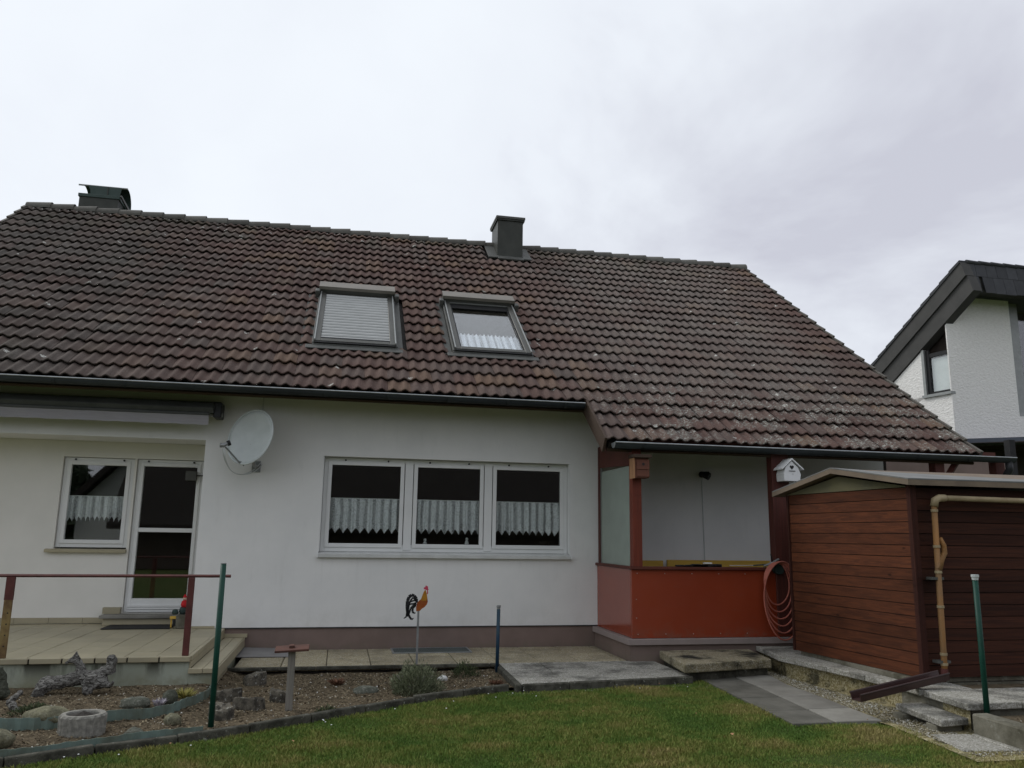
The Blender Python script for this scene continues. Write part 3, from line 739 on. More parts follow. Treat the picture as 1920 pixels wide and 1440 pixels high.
# skylights -----------------------------------------------------------------
def skylight(x0, x1, sa, sb, shut):
    H = .11
    mb = MB(); w = .085
    mb.box(x0, x0+w, sa, sb, .0, H, RM); mb.box(x1-w, x1, sa, sb, .0, H, RM); mb.box(x0+w, x1-w, sa, sa+w*1.1, .0, H, RM); mb.box(x0+w, x1-w, sb-w, sb, .0, H, RM)
    sk = mb.obj('skylight', 'alu', house, bevel=.006)
    mb = MB(); mb.box(x0-.03, x1+.03, sb-.12, sb+.10, .03, .205, RM); mb.obj('hood', 'alu', sk, bevel=.008)
    MB().box(x0-.034, x1+.034, sb-.09, sb+.104, .207, .215, RM).obj('hood_top', 'alu_pale', sk)
    MB().box(x0-.036, x1+.036, sb-.126, sb-.09, .165, .216, RM).obj('hood_edge', 'alu_pale', sk)
    mb = MB(); mb.box(x0-.20, x0-.03, sa-.02, sb+.14, .0, .022, RM); mb.box(x1+.03, x1+.11, sa-.02, sb+.14, .0, .022, RM); mb.box(x0-.115, x1+.10, sa-.16, sa-.05, .05, .066, RM)
    mb.box(x0-.03, x0-.004, sa-.02, sb+.02, .03, .09, RM); mb.box(x1+.004, x1+.03, sa-.02, sb+.02, .03, .09, RM)
    mb.box(x0-.03, x1+.03, sa-.05, sa-.004, .03, .075, RM)
    mb.obj('flashing', 'lead', sk, bevel=.004)
    mb = MB(); mb.box(x0-.006, x0+.012, sa, sb, H+.001, H+.022, RM); mb.box(x1-.012, x1+.006, sa, sb, H+.001, H+.022, RM); mb.obj('rail', 'alu_light', sk)
    for xx in (x0-.09, x1+.03): MB().box(xx, xx+.07, sb-.22, sb-.1, .05, .17, RM).obj('hinge_cover', 'lead', sk, bevel=.01)
    if shut:
        n = 17; L = (sb-.12-sa-w*1.1-.03)/n
        sme = None
        for k in range(n):
            s0 = sa+w*1.1+.03+k*L
            if sme is None:
                b_ = MB(); pts = [(0,.0,-.02),(0,.0,.014),(0,L*.25,.028),(0,L*.55,.026),(0,L-.022,.008),(0,L-.022,-.02)]
                b_.prism(pts[::-1], (x1-x0-2*w,0,0)); sme = bpy.data.meshes.new('slat'); sme.from_pydata(b_.v, [], b_.f); sme.update(); sme.materials.append(M['slat'])
            dup_mesh(sme, 'slat', RM @ Matrix.Translation((x0+w, s0, H-.035)), sk)
        MB().box(x0+w, x1-w, sa+w*1.1, sa+w*1.1+.03, H-.03, H+.004, RM).obj('end_bar', 'darkmetal', sk)
        MB().box(x0+w, x1-w, sa+w, sb-w, H-.07, H-.062, RM).obj('backing', 'black', sk)
        MB().box(x0+.0, x1-.0, sa-.035, sa-.001, .045, H-.01, RM).obj('shadow_strip', 'black', sk)  # black strip painting the shadow beneath the bottom frame
    else:
        MB().box(x0+w, x1-w, sa+w, sb-w, H-.045, H-.04, RM).obj('pane', 'roofglass', sk)
        mb = MB(); mb.box(x0+w, x1-w, sb-w-.22, sb-w, H-.04, H-.028, RM); mb.obj('blind_box', 'black', sk)
        MB().box(x0+w, x1-w, sb-w-.05, sb-w-.035, H-.02, H+.0, RM).obj('trim', 'alu_light', sk)
        for a_, b_ in ((x0+w, x0+w+.02), (x1-w-.02, x1-w)): MB().box(a_, b_, sa+w, sb-w, H-.04, H-.02, RM).obj('gasket', 'black', sk)
        MB().box(x0+.0, x1-.0, sa-.035, sa-.001, .045, H-.01, RM).obj('shadow_strip', 'black', sk)  # painted shadow below the frame, as on the shuttered skylight
        # dark shaft behind, short lace curtain at the foot
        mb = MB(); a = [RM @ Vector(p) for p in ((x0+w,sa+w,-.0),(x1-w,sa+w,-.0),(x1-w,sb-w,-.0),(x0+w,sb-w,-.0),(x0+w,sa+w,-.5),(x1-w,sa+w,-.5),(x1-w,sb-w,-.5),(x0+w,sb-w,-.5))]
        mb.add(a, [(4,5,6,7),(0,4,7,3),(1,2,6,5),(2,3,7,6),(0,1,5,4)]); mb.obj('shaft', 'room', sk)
        vs = []; nx = 120; nz = 5
        for i in range(nx+1):
            f_ = i/nx; top = sa+w+.62+.03*abs(sin(pi*16*f_))
            for j in range(nz+1):
                g = j/nz; vs.append(RM @ Vector((x0+w+(x1-x0-2*w)*f_, sa+w+.01+(top-sa-w)*g, H-.075+.014*sin(2*pi*16*f_))))
        MB().add(vs, [(i*(nz+1)+j, (i+1)*(nz+1)+j, (i+1)*(nz+1)+j+1, i*(nz+1)+j+1) for i in range(nx) for j in range(nz)]).obj('curtain', 'lace', sk, smooth=True)
    return sk
skylight(-.49, .645, 2.32, 4.36, True)
skylight(1.50, 2.64, 2.33, 4.34, False)

# awning ----------------------------------------------------------------------
aw = thing('awning', 'rolled-up grey fabric awning in a dark box under the left eave', 'awning', (-4, -.2, 2.95))
MB().prism([(-6.2,-.02,2.94),(-6.2,-.02,3.09),(-6.2,-.12,3.11),(-6.2,-.27,3.07),(-6.2,-.32,3.0),(-6.2,-.30,2.94)], (4.55,0,0)).obj('cassette', 'cassette', aw, bevel=.006)
MB().box(-6.2, -1.70, -.315, -.295, 2.905, 2.94).obj('front_bar', 'cassette', aw, bevel=.005)
mb = MB(); vs = []
for i in range(61):
    x = -6.2+4.50*i/60; vs += [(x, -.305+.004*sin(i*1.3), 2.905), (x, -.30+.012*sin(i*.9), 2.785+.004*sin(i*2.1))]
mb.add(vs, [(2*i, 2*i+1, 2*i+3, 2*i+2) for i in range(60)]); mb.obj('valance', 'awning', aw, smooth=True)
MB().box(-1.66, -1.56, -.26, -.004, 2.89, 3.09).obj('bracket', 'darkmetal', aw, bevel=.01)
MB().tube([(-1.70,-.2,2.93),(-1.55,-.2,2.93)], .03, 10).obj('crank_gear', 'steel', aw)

# satellite dish --------------------------------------------------------------
ds = thing('satellite_dish', 'pale grey satellite dish on an arm bolted to the white wall', 'satellite dish', (-1.11, -.03, 2.30))
nrm = Vector((-.47, -.86, .20)).normalized(); upv = (Vector((0.18,-.05,1))-nrm*nrm.dot(Vector((0.18,-.05,1)))).normalized(); rgt = upv.cross(nrm).normalized()
dc = Vector((-1.17, -.42, 2.64)); vs = [dc-nrm*.07]; nr, na = 6, 40
def dpt(rr, a, off=0): return dc + rgt*cos(a)*rr*.315 + upv*sin(a)*rr*.36 - nrm*(.07*(1-rr*rr)+off)
for layer in (0, .008):
    for i in range(1, nr+1):
        for k in range(na): vs.append(dpt(i/nr, 2*pi*k/na, layer))
vs.append(dc-nrm*.078); fs = [(0, 1+k, 1+(k+1) % na) for k in range(na)]
for L in range(2):
    o_ = 1+L*nr*na
    for i in range(nr-1):
        for k in range(na): fs.append((o_+i*na+k, o_+(i+1)*na+k, o_+(i+1)*na+(k+1) % na, o_+i*na+(k+1) % na))
for k in range(na): fs.append((1+(nr-1)*na+k, 1+(2*nr-1)*na+k, 1+(2*nr-1)*na+(k+1) % na, 1+(nr-1)*na+(k+1) % na))
fs += [(len(vs)-1, 1+nr*na+(k+1) % na, 1+nr*na+k) for k in range(na)]
MB().add(vs, fs).obj('reflector', 'dish', ds, smooth=True)
MB().tube([dpt(1, 2*pi*k/48, .004) for k in range(49)], .010, 6, cap=False).obj('rim', 'dish', ds, smooth=True)
bot = dpt(1.0, -pi/2, .02); lnb = Vector((-1.455, -.62, 2.50))
MB().tube([bot, lnb+Vector((.03,0,-.02))], .011, 8).obj('feed_arm', 'steel', ds)
MB().tube([lnb+Vector((-.035,-.01,.0)), lnb+Vector((.0,0,.0)), lnb+Vector((.055,.02,.03))], .03, 10, rs=[.03,.028,.02]).obj('receiver_head', 'steel', ds)
MB().tube([lnb+Vector((.045,.02,.025)), lnb+Vector((.075,.03,.04))], .034, 12).obj('receiver_cap', 'black', ds)
MB().box(-1.165, -1.055, -.012, 0, 2.225, 2.37).obj('wall_plate', 'steel', ds, bevel=.003)
MB().tube([(-1.11,-.01,2.30),(-1.11,-.20,2.29),(-1.12,-.27,2.32),(-1.125,-.29,2.56)], .021, 10).obj('mast', 'steel', ds, smooth=True)
MB().box(-1.17,-1.09,-.37,-.26,2.42,2.56).obj('clamp', 'steel', ds, bevel=.008)
MB().prism([bot+Vector((-.03,-.01,.03)), bot+Vector((.05,.0,.045)), bot+Vector((.03,.02,-.02))], (0,.03,0)).obj('knuckle', 'black', ds)
pts = []
for i in range(17):
    a = i/16; pts.append((lnb.x+.0+.40*a**1.4, lnb.y+.60*a, lnb.z-.03-.235*sin(pi*min(1, a*1.02))**.7+.0*a-.12*a))
MB().tube(pts, .007, 6).obj('cable', 'cable', ds, smooth=True)
MB().tube([(p[0]+.02, p[1], p[2]-.012*sin(i*.5)-.01) for i, p in enumerate(pts)], .006, 6).obj('cable', 'cable', ds, smooth=True)
tag(MB().tube([(-1.08,-.006,3.3),(-1.082,-.008,2.6)], .008, 6).obj('wall_cable', 'cable'), 'thin white cable running up the wall above the satellite dish', 'cable')

# ================================================================== PORCH (red screen wall)
pr_ = thing('porch_screen', 'red panelled porch enclosure with frosted side glass and dark red posts', 'porch', (4.5, -1.2, 0))
MB().box(3.53, 8.0, -1.372, -1.33, .262, 1.075).obj('front_panel', 'panel', pr_, bevel=.003)
MB().box(3.53, 3.56, -1.33, -.002, .262, 1.075).obj('side_panel', 'panel_side', pr_, bevel=.002)
mb = MB(); mb.box(3.50, 8.0, -1.41, -1.28, 1.077, 1.112); mb.box(3.50, 3.60, -1.28, -.004, 1.077, 1.112); mb.obj('handrail', 'beam_dark', pr_, bevel=.004)
mb = MB(); mb.box(3.455, 8.0, -1.44, -1.36, .19, .258); mb.box(3.455, 3.54, -1.36, -.002, .19, .258); mb.obj('ledge', 'ledge', pr_, bevel=.004)
mb = MB(); mb.box(3.49, 8.0, -1.40, -1.2, -.2, .188); mb.box(3.49, 3.8, -1.2, -.0, -.2, .188); mb.obj('base_wall', 'plinth', pr_)
MB().box(3.6, 8.0, -1.2, 0, .1, .2).obj('floor_slab', 'concrete', pr_)
MB().box(3.545, 3.665, -1.40, -1.28, 1.112, 2.60).obj('corner_post', 'post_red', pr_, bevel=.004)
MB().box(5.46, 5.70, -1.40, -1.27, .30, 2.58).obj('post', 'post_dark', pr_, bevel=.004)
MB().box(3.545, 3.60, -.075, -.004, 1.112, 2.72).obj('wall_post', 'post_dark', pr_, bevel=.003)
MB().prism([(3.55,-1.28,2.36),(3.55,-1.28,2.60),(3.55,-.075,3.1),(3.55,-.075,2.42)], (.045,0,0)).obj('side_board', 'beam_dark', pr_)
MB().box(3.50, 8.9, -1.39, -1.27, 2.585, 2.70).obj('eave_beam', 'beam_dark', pr_)
MB().box(3.566, 3.578, -1.28, -.075, 1.112, 2.36).obj('pane', 'frost', pr_)
mb = MB(); mb.box(3.56, 3.59, -.10, -.075, 1.112, 2.42); mb.obj('glazing_bead', 'alu_light', pr_)
for i in range(5):
    for z in (1.03, .31):
        MB().tube([(3.60+i*.36, -1.378, z), (3.60+i*.36, -1.372, z)], .006, 8).obj('screw', 'screw', pr_)
for z in (.50, .72): MB().tube([(3.585, -1.378, z), (3.585, -1.372, z)], .006, 8).obj('screw', 'screw', pr_)
for x in (7.93, 8.9):
    MB().box(x, x+.14, -1.38, -1.25, .1, 2.585).obj('post', 'post_dark', pr_)
mb = MB(); mb.tube([(7.97,-1.31,2.1),(8.35,-1.31,2.585)], .05, 4); mb.obj('brace', 'post_dark', pr_)
mb = MB(); mb.box(8.15, 8.2, .0, 5, 0, 2.9); mb.obj('inner_wall', 'reflect_wood', pr_)
# things on the handrail / bench behind
tb = thing('yellow_board', 'long yellow shuttering board lying behind the red porch handrail', 'board', (5.3,-.3,1.0))
MB().box(4.52, 6.1, -.12, -.09, 1.03, 1.16).obj('board', 'yellow', tb, bevel=.003)
tb2 = tag(MB().box(4.02, 4.46, -.12, -.09, 1.03, 1.15).obj('short_yellow_board', 'yellow', bevel=.003), 'short yellow board end beside the corner post behind the handrail', 'board')
tag(MB().box(3.7, 6.1, -.6, -.08, .98, 1.02).obj('bench_top', 'greywood', bevel=.004), 'wooden bench top behind the red porch panel holding yellow boards', 'bench')
mb = MB()
for k in range(5): mb.box(3.68+.0, 3.70, -.12-.1*k, -.06-.1*k, .2, .98) if k in (0,4) else None
mb.box(6.02, 6.08, -.6, -.55, .2, .98); mb.box(3.75, 3.80, -.6, -.55, .2, .98)
setp(mb.obj('leg', 'greywood'), bpy.data.objects['bench_top'])
tl_ = thing('hand_tools', 'dark garden tools and cord lying on the porch handrail', 'tools', (4.4,-1.34,1.11))
mb = MB(); r_ = random.Random(3)
for i in range(12):
    x = 4.14+i*.045+r_.uniform(-.02,.02); mb.box(x, x+r_.uniform(.05,.12), -1.38, -1.30, 1.114, 1.114+r_.uniform(.012,.035))
mb.obj('glove', 'black', tl_, bevel=.004)
MB().box(4.50, 4.60, -1.37, -1.31, 1.152, 1.166).obj('paper', 'whitepaint', tl_)
MB().tube([(4.85,-1.34,1.13),(5.22,-1.35,1.135)], .006, 6).obj('rod', 'screw', tl_)
MB().tube([(5.17,-1.36,1.135),(5.36,-1.38,1.15)], .010, 6).obj('handle', 'bottlegreen', tl_)
sp_ = thing('spray_lance', 'black and chrome spray gun hooked over the right end of the handrail', 'spray gun', (5.42,-1.42,1.13))
MB().tube([(5.28,-1.42,1.13),(5.40,-1.43,1.17),(5.48,-1.44,1.22)], .016, 8, rs=[.012,.02,.012]).obj('body', 'steel', sp_)
MB().tube([(5.40,-1.43,1.17),(5.37,-1.44,1.28)], .008, 6).obj('trigger', 'black', sp_)
MB().tube([(5.44,-1.43,1.19),(5.52,-1.43,1.17)], .02, 8).obj('nozzle', 'black', sp_)
# wall lamp
wlmp = thing('wall_lamp', 'small black spotlight on the white wall inside the porch', 'lamp', (5.15,-.05,2.36))
MB().tube([(5.13,-.001,2.38),(5.13,-.03,2.38)], .045, 12).obj('mount', 'black', wlmp)
MB().tube([(5.13,-.03,2.38),(5.13,-.10,2.37)], .015, 8).obj('arm', 'black', wlmp)
MB().tube([(5.09,-.08,2.39),(5.12,-.12,2.37),(5.17,-.17,2.34)], .05, 12, rs=[.03,.048,.055]).obj('head', 'black', wlmp, smooth=False)
MB().box(5.15,5.22,-.09,-.03,2.33,2.42).obj('sensor', 'black', wlmp, bevel=.01)
tag(MB().tube([(5.13,-.008,2.33),(5.14,-.008,1.02)], .007, 6).obj('lamp_cable', 'cable'), 'pale cable running down the wall below the black spotlight', 'cable')
# nest boxes
nb = thing('nest_box', 'reddish brown wooden nest box high on the red corner post', 'bird box', (3.61,-1.45,2.2))
MB().box(3.525, 3.705, -1.55, -1.405, 2.185, 2.43).obj('body', 'nest', nb, bevel=.003)
MB().box(3.508, 3.524, -1.552, -1.403, 2.18, 2.44).obj('side_wall', 'nest_side', nb)
MB().box(3.545, 3.71, -1.562, -1.552, 2.20, 2.285).obj('clean_out_flap', 'nest', nb, bevel=.002)
MB().box(3.545, 3.71, -1.566, -1.552, 2.29, 2.41).obj('front_board', 'nest', nb, bevel=.002)
MB().box(3.49, 3.73, -1.60, -1.405, 2.432, 2.475).obj('roof', 'soffit', nb, bevel=.004)
MB().tube([(3.63,-1.5675,2.355),(3.63,-1.566,2.355)], .018, 14).obj('entrance_hole', 'black', nb)
nb2 = thing('nest_box', 'white gabled nest box with a heart-shaped opening on the dark post', 'bird box', (5.62,-1.48,2.2))
MB().prism([(5.52,-1.60,2.20),(5.74,-1.60,2.20),(5.755,-1.60,2.29),(5.72,-1.60,2.375),(5.63,-1.60,2.455),(5.54,-1.60,2.375),(5.515,-1.60,2.29)], (0,.19,0)).obj('body', 'whitepaint', nb2, bevel=.003)
for s_, x1 in ((-1, 5.485), (1, 5.785)):
    a, b = Vector((5.63, -1.62, 2.475)), Vector((x1, -1.62, 2.345))
    nn_ = Vector((0,0,.016))
    MB().prism([a, b, b+nn_, a+nn_] if s_ < 0 else [b, a, a+nn_, b+nn_], (0,.23,0)).obj('roof_board', 'whitepaint', nb2)
hp = [(0,-.026),(.024,.002),(.022,.018),(.010,.022),(0,.014),(-.010,.022),(-.022,.018),(-.024,.002)]
MB().prism([(5.63+x*1.15, -1.6025, 2.375+z*1.15) for x, z in hp], (0,.004,0)).obj('heart_opening', 'black', nb2)
MB().box(5.585, 5.675, -1.608, -1.6, 2.325, 2.333).obj('perch_bar', 'black', nb2)
MB().tube([(5.64,-1.60,2.29),(5.64,-1.605,2.29)], .004, 6).obj('nail', 'black', nb2)
# hose
hs = thing('garden_hose', 'salmon pink garden hose coiled on a wall holder beside the shed', 'hose', (5.35,-1.46,.9))
r_ = random.Random(2)
for k in range(6):
    rx, rz = .17+.018*k, .27+.045*k; czz = 1.16-rz*.86; pts = []
    for i in range(41):
        a = 2*pi*i/40; pts.append((5.42+rx*cos(a)+.01*k, -1.47-.012*k+.01*sin(3*a+k), czz+rz*sin(a)*(.92 if sin(a) > 0 else 1.0)))
    MB().tube(pts, .0095, 8, cap=False).obj('coil', 'hose', hs, smooth=True)
MB().tube([(5.47,-1.40,1.10),(5.47,-1.46,1.10)], .07, 16).obj('holder', 'bottlegreen', hs)

# ================================================================== SHED
SA, SB = Vector((5.27,-2.07)), Vector((5.43,-4.03)); sdir = (SB-SA).normalized()
shed = thing('garden_shed', 'red-brown boarded garden shed with shallow gable roof and tan roof edge', 'shed', (6.2,-3.0,.2))
SZ0, SZ1 = .205, 1.99; nb_ = 16; bh = (SZ1-SZ0)/nb_
def shed_pt(a, d, z):   # a along the left wall from back corner, d outward
    return Vector((SA.x+sdir.x*a-abs(sdir.y)*d, SA.y+sdir.y*a+0*d, z))
LEN = (SB-SA).length
for k in range(nb_+1):
    z0 = SZ0+k*bh; jit = random.uniform(-.002,.002)
    if k < nb_:
        P = [(0, .004+jit, z0), (0, .0, z0+bh-.007), (0, -.02, z0+bh-.007), (0, -.02, z0)]
        mb = MB(); q = [shed_pt(.03, d, z) for _, d, z in P]+[shed_pt(LEN-.05, d, z) for _, d, z in P]
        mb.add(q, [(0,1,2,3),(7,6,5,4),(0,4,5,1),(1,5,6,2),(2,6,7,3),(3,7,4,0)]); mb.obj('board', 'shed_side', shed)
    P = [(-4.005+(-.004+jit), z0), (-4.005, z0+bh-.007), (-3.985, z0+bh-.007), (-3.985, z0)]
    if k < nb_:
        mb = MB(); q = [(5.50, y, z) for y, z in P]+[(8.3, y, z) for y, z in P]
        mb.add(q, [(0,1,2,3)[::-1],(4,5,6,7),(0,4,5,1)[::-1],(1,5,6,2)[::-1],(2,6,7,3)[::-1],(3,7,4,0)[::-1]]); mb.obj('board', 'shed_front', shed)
MB().prism([shed_pt(.01,-.012,SZ0+.01), (8.3,-2.06,SZ0+.01), (8.3,-3.992,SZ0+.01), shed_pt(LEN-.04,-.012,SZ0+.01)][::-1], (0,0,SZ1-SZ0-.03)).obj('carcass', 'deck', shed)
MB().prism([shed_pt(LEN-.045,.012,SZ0-.005), shed_pt(LEN+.01,.012,SZ0-.005), (5.502,-4.022,SZ0-.005), (5.502,-3.985,SZ0-.005)], (0,0,SZ1-SZ0+.02)).obj('corner_trim', 'shed_trim', shed, bevel=.003)
MB().prism([shed_pt(-.0,.02,SZ0-.005), shed_pt(.03,.02,SZ0-.005), shed_pt(.03,-.02,SZ0-.005), shed_pt(-.0,-.02,SZ0-.005)], (0,0,SZ1-SZ0)).obj('corner_trim', 'shed_trim', shed)
# gable board + roof (ridge runs along +x)
ap = .94
g0, g1, g2_ = shed_pt(-.02,.008,SZ1), shed_pt(LEN,.008,SZ1), shed_pt(ap,.008,2.155)
MB().prism([g0, g2_, g1], (.03,0,0)).obj('gable_board', 'gable_yellow', shed)
eL, eR, eA = shed_pt(-.16,.10,1.975), shed_pt(LEN+.10,.10,2.00), shed_pt(ap,.10,2.185)
def slab(a, b, top, length, th):
    return [a, b, b+Vector((length,0,0)), a+Vector((length,0,0))]
for nm, a, b in (('roof_panel', eL, eA), ('roof_panel', eA, eR)):
    X = Vector((3.0,0,0)); dz = Vector((0,0,.052))
    v8 = [a, b, b+X, a+X, a+dz, b+dz, b+X+dz, a+X+dz]
    MB().add(v8, [(0,1,2,3),(7,6,5,4),(0,4,5,1),(1,5,6,2),(2,6,7,3),(3,7,4,0)]).obj('roof_panel', 'shedroof', shed)
    v8 = [p+Vector((0,0,.054)) for p in (a,b,b+X,a+X)]
    for q_, p in enumerate((a, b)):
        if p is eA: v8[3 if q_ == 0 else 2].z -= .11; v8 += [p+Vector((0,0,.012)) for p in v8]
    MB().add(v8, [(0,1,2,3),(7,6,5,4),(0,4,5,1),(1,5,6,2),(2,6,7,3),(3,7,4,0)]).obj('roof_covering', 'shedroof_top', shed)
MB().box(5.33, 8.3, -3.98, -2.1, .158, .20).obj('foundation', 'concrete', shed)
# drain pipe
dp = thing('drain_pipe', 'ochre plastic drain pipe down the front of the shed with side branch', 'drain pipe', (5.6,-4.1,.2))
px_, py_ = 5.63, -4.10
MB().tube([(8.2,py_,1.86),(6.9,py_,1.875),(5.74,py_,1.885)], .026, 12).obj('horizontal_pipe', 'pipe_pale', dp, smooth=True)
MB().tube([(5.76,py_,1.885),(5.69,py_,1.882),(5.645,py_,1.86),(5.628,py_,1.80)], .036, 12, rs=[.034,.036,.037,.037]).obj('elbow', 'pipe_pale', dp, smooth=True)
MB().tube([(5.628,py_,1.80),(5.60,py_,.40),(5.595,py_,.235)], .027, 12).obj('down_pipe', 'pipe', dp, smooth=True)
for z in (1.76, 1.42, 1.18, .86, .43, .34): MB().tube([(5.598+.03*(z-.3)/1.5,py_,z-.012),(5.598+.03*(z-.3)/1.5,py_,z+.012)], .033, 12).obj('collar', 'pipe_pale', dp)
MB().tube([(5.62,py_,1.20),(5.66,py_,1.30),(5.70,py_,1.36),(5.70,py_,1.43),(5.665,py_,1.50)], .026, 10, rs=[.034,.03,.028,.024,.02]).obj('branch', 'pipe', dp, smooth=True)
for z in (1.12, .36): MB().box(5.53, 5.66, -4.115, -4.03, z-.012, z+.012).obj('pipe_clip', 'lead', dp)
MB().tube([(5.595,py_,.30),(5.59,py_,.235),(5.56,py_-.01,.205)], .034, 12).obj('spout', 'railred', dp)
# loose gutter length leaning from the spout to the gravel
bg_ = thing('gutter_channel', 'brown plastic gutter length carrying rain water from the pipe to the gravel', 'gutter', (5.1,-3.8,0))
A, B = Vector((4.50,-4.33,.085)), Vector((5.46,-4.26,.235)); d_ = (B-A).normalized(); sd_ = d_.cross(Vector((0,0,1))).normalized(); un = sd_.cross(d_)
pr2 = [(-.068,.06),(-.06,.0),(.06,.0),(.068,.06),(.061,.06),(.053,.008),(-.053,.008),(-.061,.06)]
MB().add([A+sd_*a+un*b for a, b in pr2]+[B+sd_*a+un*b for a, b in pr2], [(i, (i+1) % 8, 8+(i+1) % 8, 8+i) for i in range(8)]+[(0,1,6,7),(1,2,5,6),(2,3,4,5)]).obj('channel', 'browngutter', bg_)
MB().tube([A-sd_*.068+un*.063, B-sd_*.068+un*.063], .008, 6).obj('lip', 'browngutter', bg_)
MB().tube([A+sd_*.068+un*.063, B+sd_*.068+un*.063], .008, 6).obj('lip', 'browngutter', bg_)

# ================================================================== GROUND
GZ = -.075
lawn = MB(); vs = []; fs = []; nx, ny = 70, 40
xs = np.linspace(-9, 11, nx); ys = np.linspace(-12.5, -1.5, ny)
for y in ys:
    for x in xs: vs.append((x, y, GZ+.012*noise.noise(Vector((x*.7, y*.7, 0)))-.004-(.14 if (x < 1.9 and y > np.interp(x, [-3.6,-2.75,-2.08,-.85,.61,1.75], [-5.4,-5.1,-4.83,-4.24,-3.22,-2.66])+.12) else 0)))
for j in range(ny-1):
    for i in range(nx-1): fs.append((j*nx+i, j*nx+i+1, (j+1)*nx+i+1, (j+1)*nx+i))
lawn.add(vs, fs).obj('lawn', 'lawn', smooth=True, kind='structure')
MB().add([(-700,-700,-.13),(700,-700,-.13),(700,700,-.13),(-700,700,-.13)], [(0,1,2,3)]).obj('ground', 'lawn', kind='structure')

# path along the house
path = thing('path', None, None, (1,-.6,0), kind='structure')
def quadslab(pts, th, mat, parent, name='slab', bev=.006):
    return MB().prism([Vector(p)-Vector((0,0,th)) for p in pts], (0,0,th)).obj(name, mat, parent, bevel=bev)
x = -1.06; i = 0
while x < 3.40:
    w = .495
    x1 = min(x+w, 3.48)
    quadslab([(x+.004,-.66,random.uniform(-.002,.002)),(x1-.004,-.66,0),(x1-.004,-.005,0),(x+.004,-.005,0)], .05, 'agg_tan', path)
    quadslab([(x+.004,-1.33,0),(x1-.004,-1.33,0),(x1-.004,-.668,0),(x+.004,-.668,0)], .05, 'agg_tan', path)
    x = x1
    if x1 >= 3.48: break
x = -1.16
while x < 1.8:
    x1 = min(x+.98, 1.86)
    MB().box(x+.003, x1-.003, -1.385, -1.337, -.034, .002).obj('kerb_stone', 'kerb', path, bevel=.006); x = x1+.0
# widening with slabs in front of the porch
yfront = lambda x: -2.76+(x-1.75)*.125
rows = [(-1.338, -1.86), (-1.868, -2.33)]
xsl = [1.87, 2.37, 2.87, 3.37, 3.80]
for a, b in zip(xsl[:-1], xsl[1:]):
    for y1, y0 in rows:
        quadslab([(a+.004,y0,0),(b-.004,y0,0),(b-.004,y1,0),(a+.004,y1,0)], .05, 'agg_grey', path)
    quadslab([(a+.004,yfront(a)+.07,0),(b-.004,yfront(b)+.07,0),(b-.004,-2.338,0),(a+.004,-2.338,0)], .05, 'agg_grey', path)
    MB().prism([(a+.002,yfront(a),-.09),(b-.002,yfront(b),-.09),(b-.002,yfront(b)+.064,-.09),(a+.002,yfront(a)+.064,-.09)], (0,0,.092)).obj('kerb_stone', 'kerb', path, bevel=.008)
MB().prism([(1.80,-2.72,-.09),(1.865,-2.72,-.09),(1.90,-1.36,-.09),(1.84,-1.36,-.09)], (0,0,.091)).obj('kerb_stone', 'kerb', path, bevel=.008)
quadslab([(3.49,-2.0,-.052),(5.0,-2.0,-.052),(5.0,-1.40,-.052),(3.49,-1.40,-.052)], .1, 'agg_tan', path)
MB().box(-1.1, 1.9, -1.31, 0, -.2, -.052).obj('path_bed', 'peat', path)  # blackened bed: shade of the void under the kerb put into its colour
MB().box(1.9, 3.9, -1.34, 0, -.2, -.052).obj('path_bed', 'soil', path)
MB().add([(1.82,-2.7,-.04),(3.8,-2.45,-.04),(3.8,-1.34,-.04),(1.88,-1.34,-.04)], [(0,1,2,3)]).obj('path_bed', 'soil', path)
gm = tag(MB().add([(-1.26,-.62,.004),(-.44,-.65,.004),(-.52,.0,.004),(-1.26,.0,.004),(-1.26,-.62,.016),(-.44,-.65,.016),(-.52,.0,.02),(-1.26,.0,.045)], [(3,2,1,0),(4,5,6,7),(0,1,5,4),(1,2,6,5),(2,3,7,6),(3,0,4,7)]).obj('outdoor_mat', 'greymat', bevel=.003), 'plain light grey mat lying on the path against the brown plinth', 'mat')
gr = thing('light_well_grate', 'dark grey metal grating set into the path below the window', 'grate', (1.2,-.25,0))
f_ = MB()
gx0, gx1, gy0, gy1 = .72, 1.72, -.47, -.03
f_.box(gx0, gx1, gy0, gy0+.02, .002, .012); f_.box(gx0, gx1, gy1-.02, gy1, .002, .012); f_.box(gx0, gx0+.02, gy0+.02, gy1-.02, .002, .012); f_.box(gx1-.02, gx1, gy0+.02, gy1-.02, .002, .012)
f_.obj('frame', 'zinc_rim', gr)
mb = MB()
for i in range(44): mb.box(gx0+.024+i*.0217, gx0+.036+i*.0217, gy0+.02, gy1-.02, .003, .010)
for j in range(14): mb.box(gx0+.02, gx1-.02, gy0+.035+j*.028, gy0+.045+j*.028, .0035, .009)
mb.obj('bars', 'grate', gr, kind='stuff')
MB().add([(gx0,gy0,.0024),(gx1,gy0,.0024),(gx1,gy1,.0024),(gx0,gy1,.0024)], [(0,1,2,3)]).obj('backing', 'grate', gr)

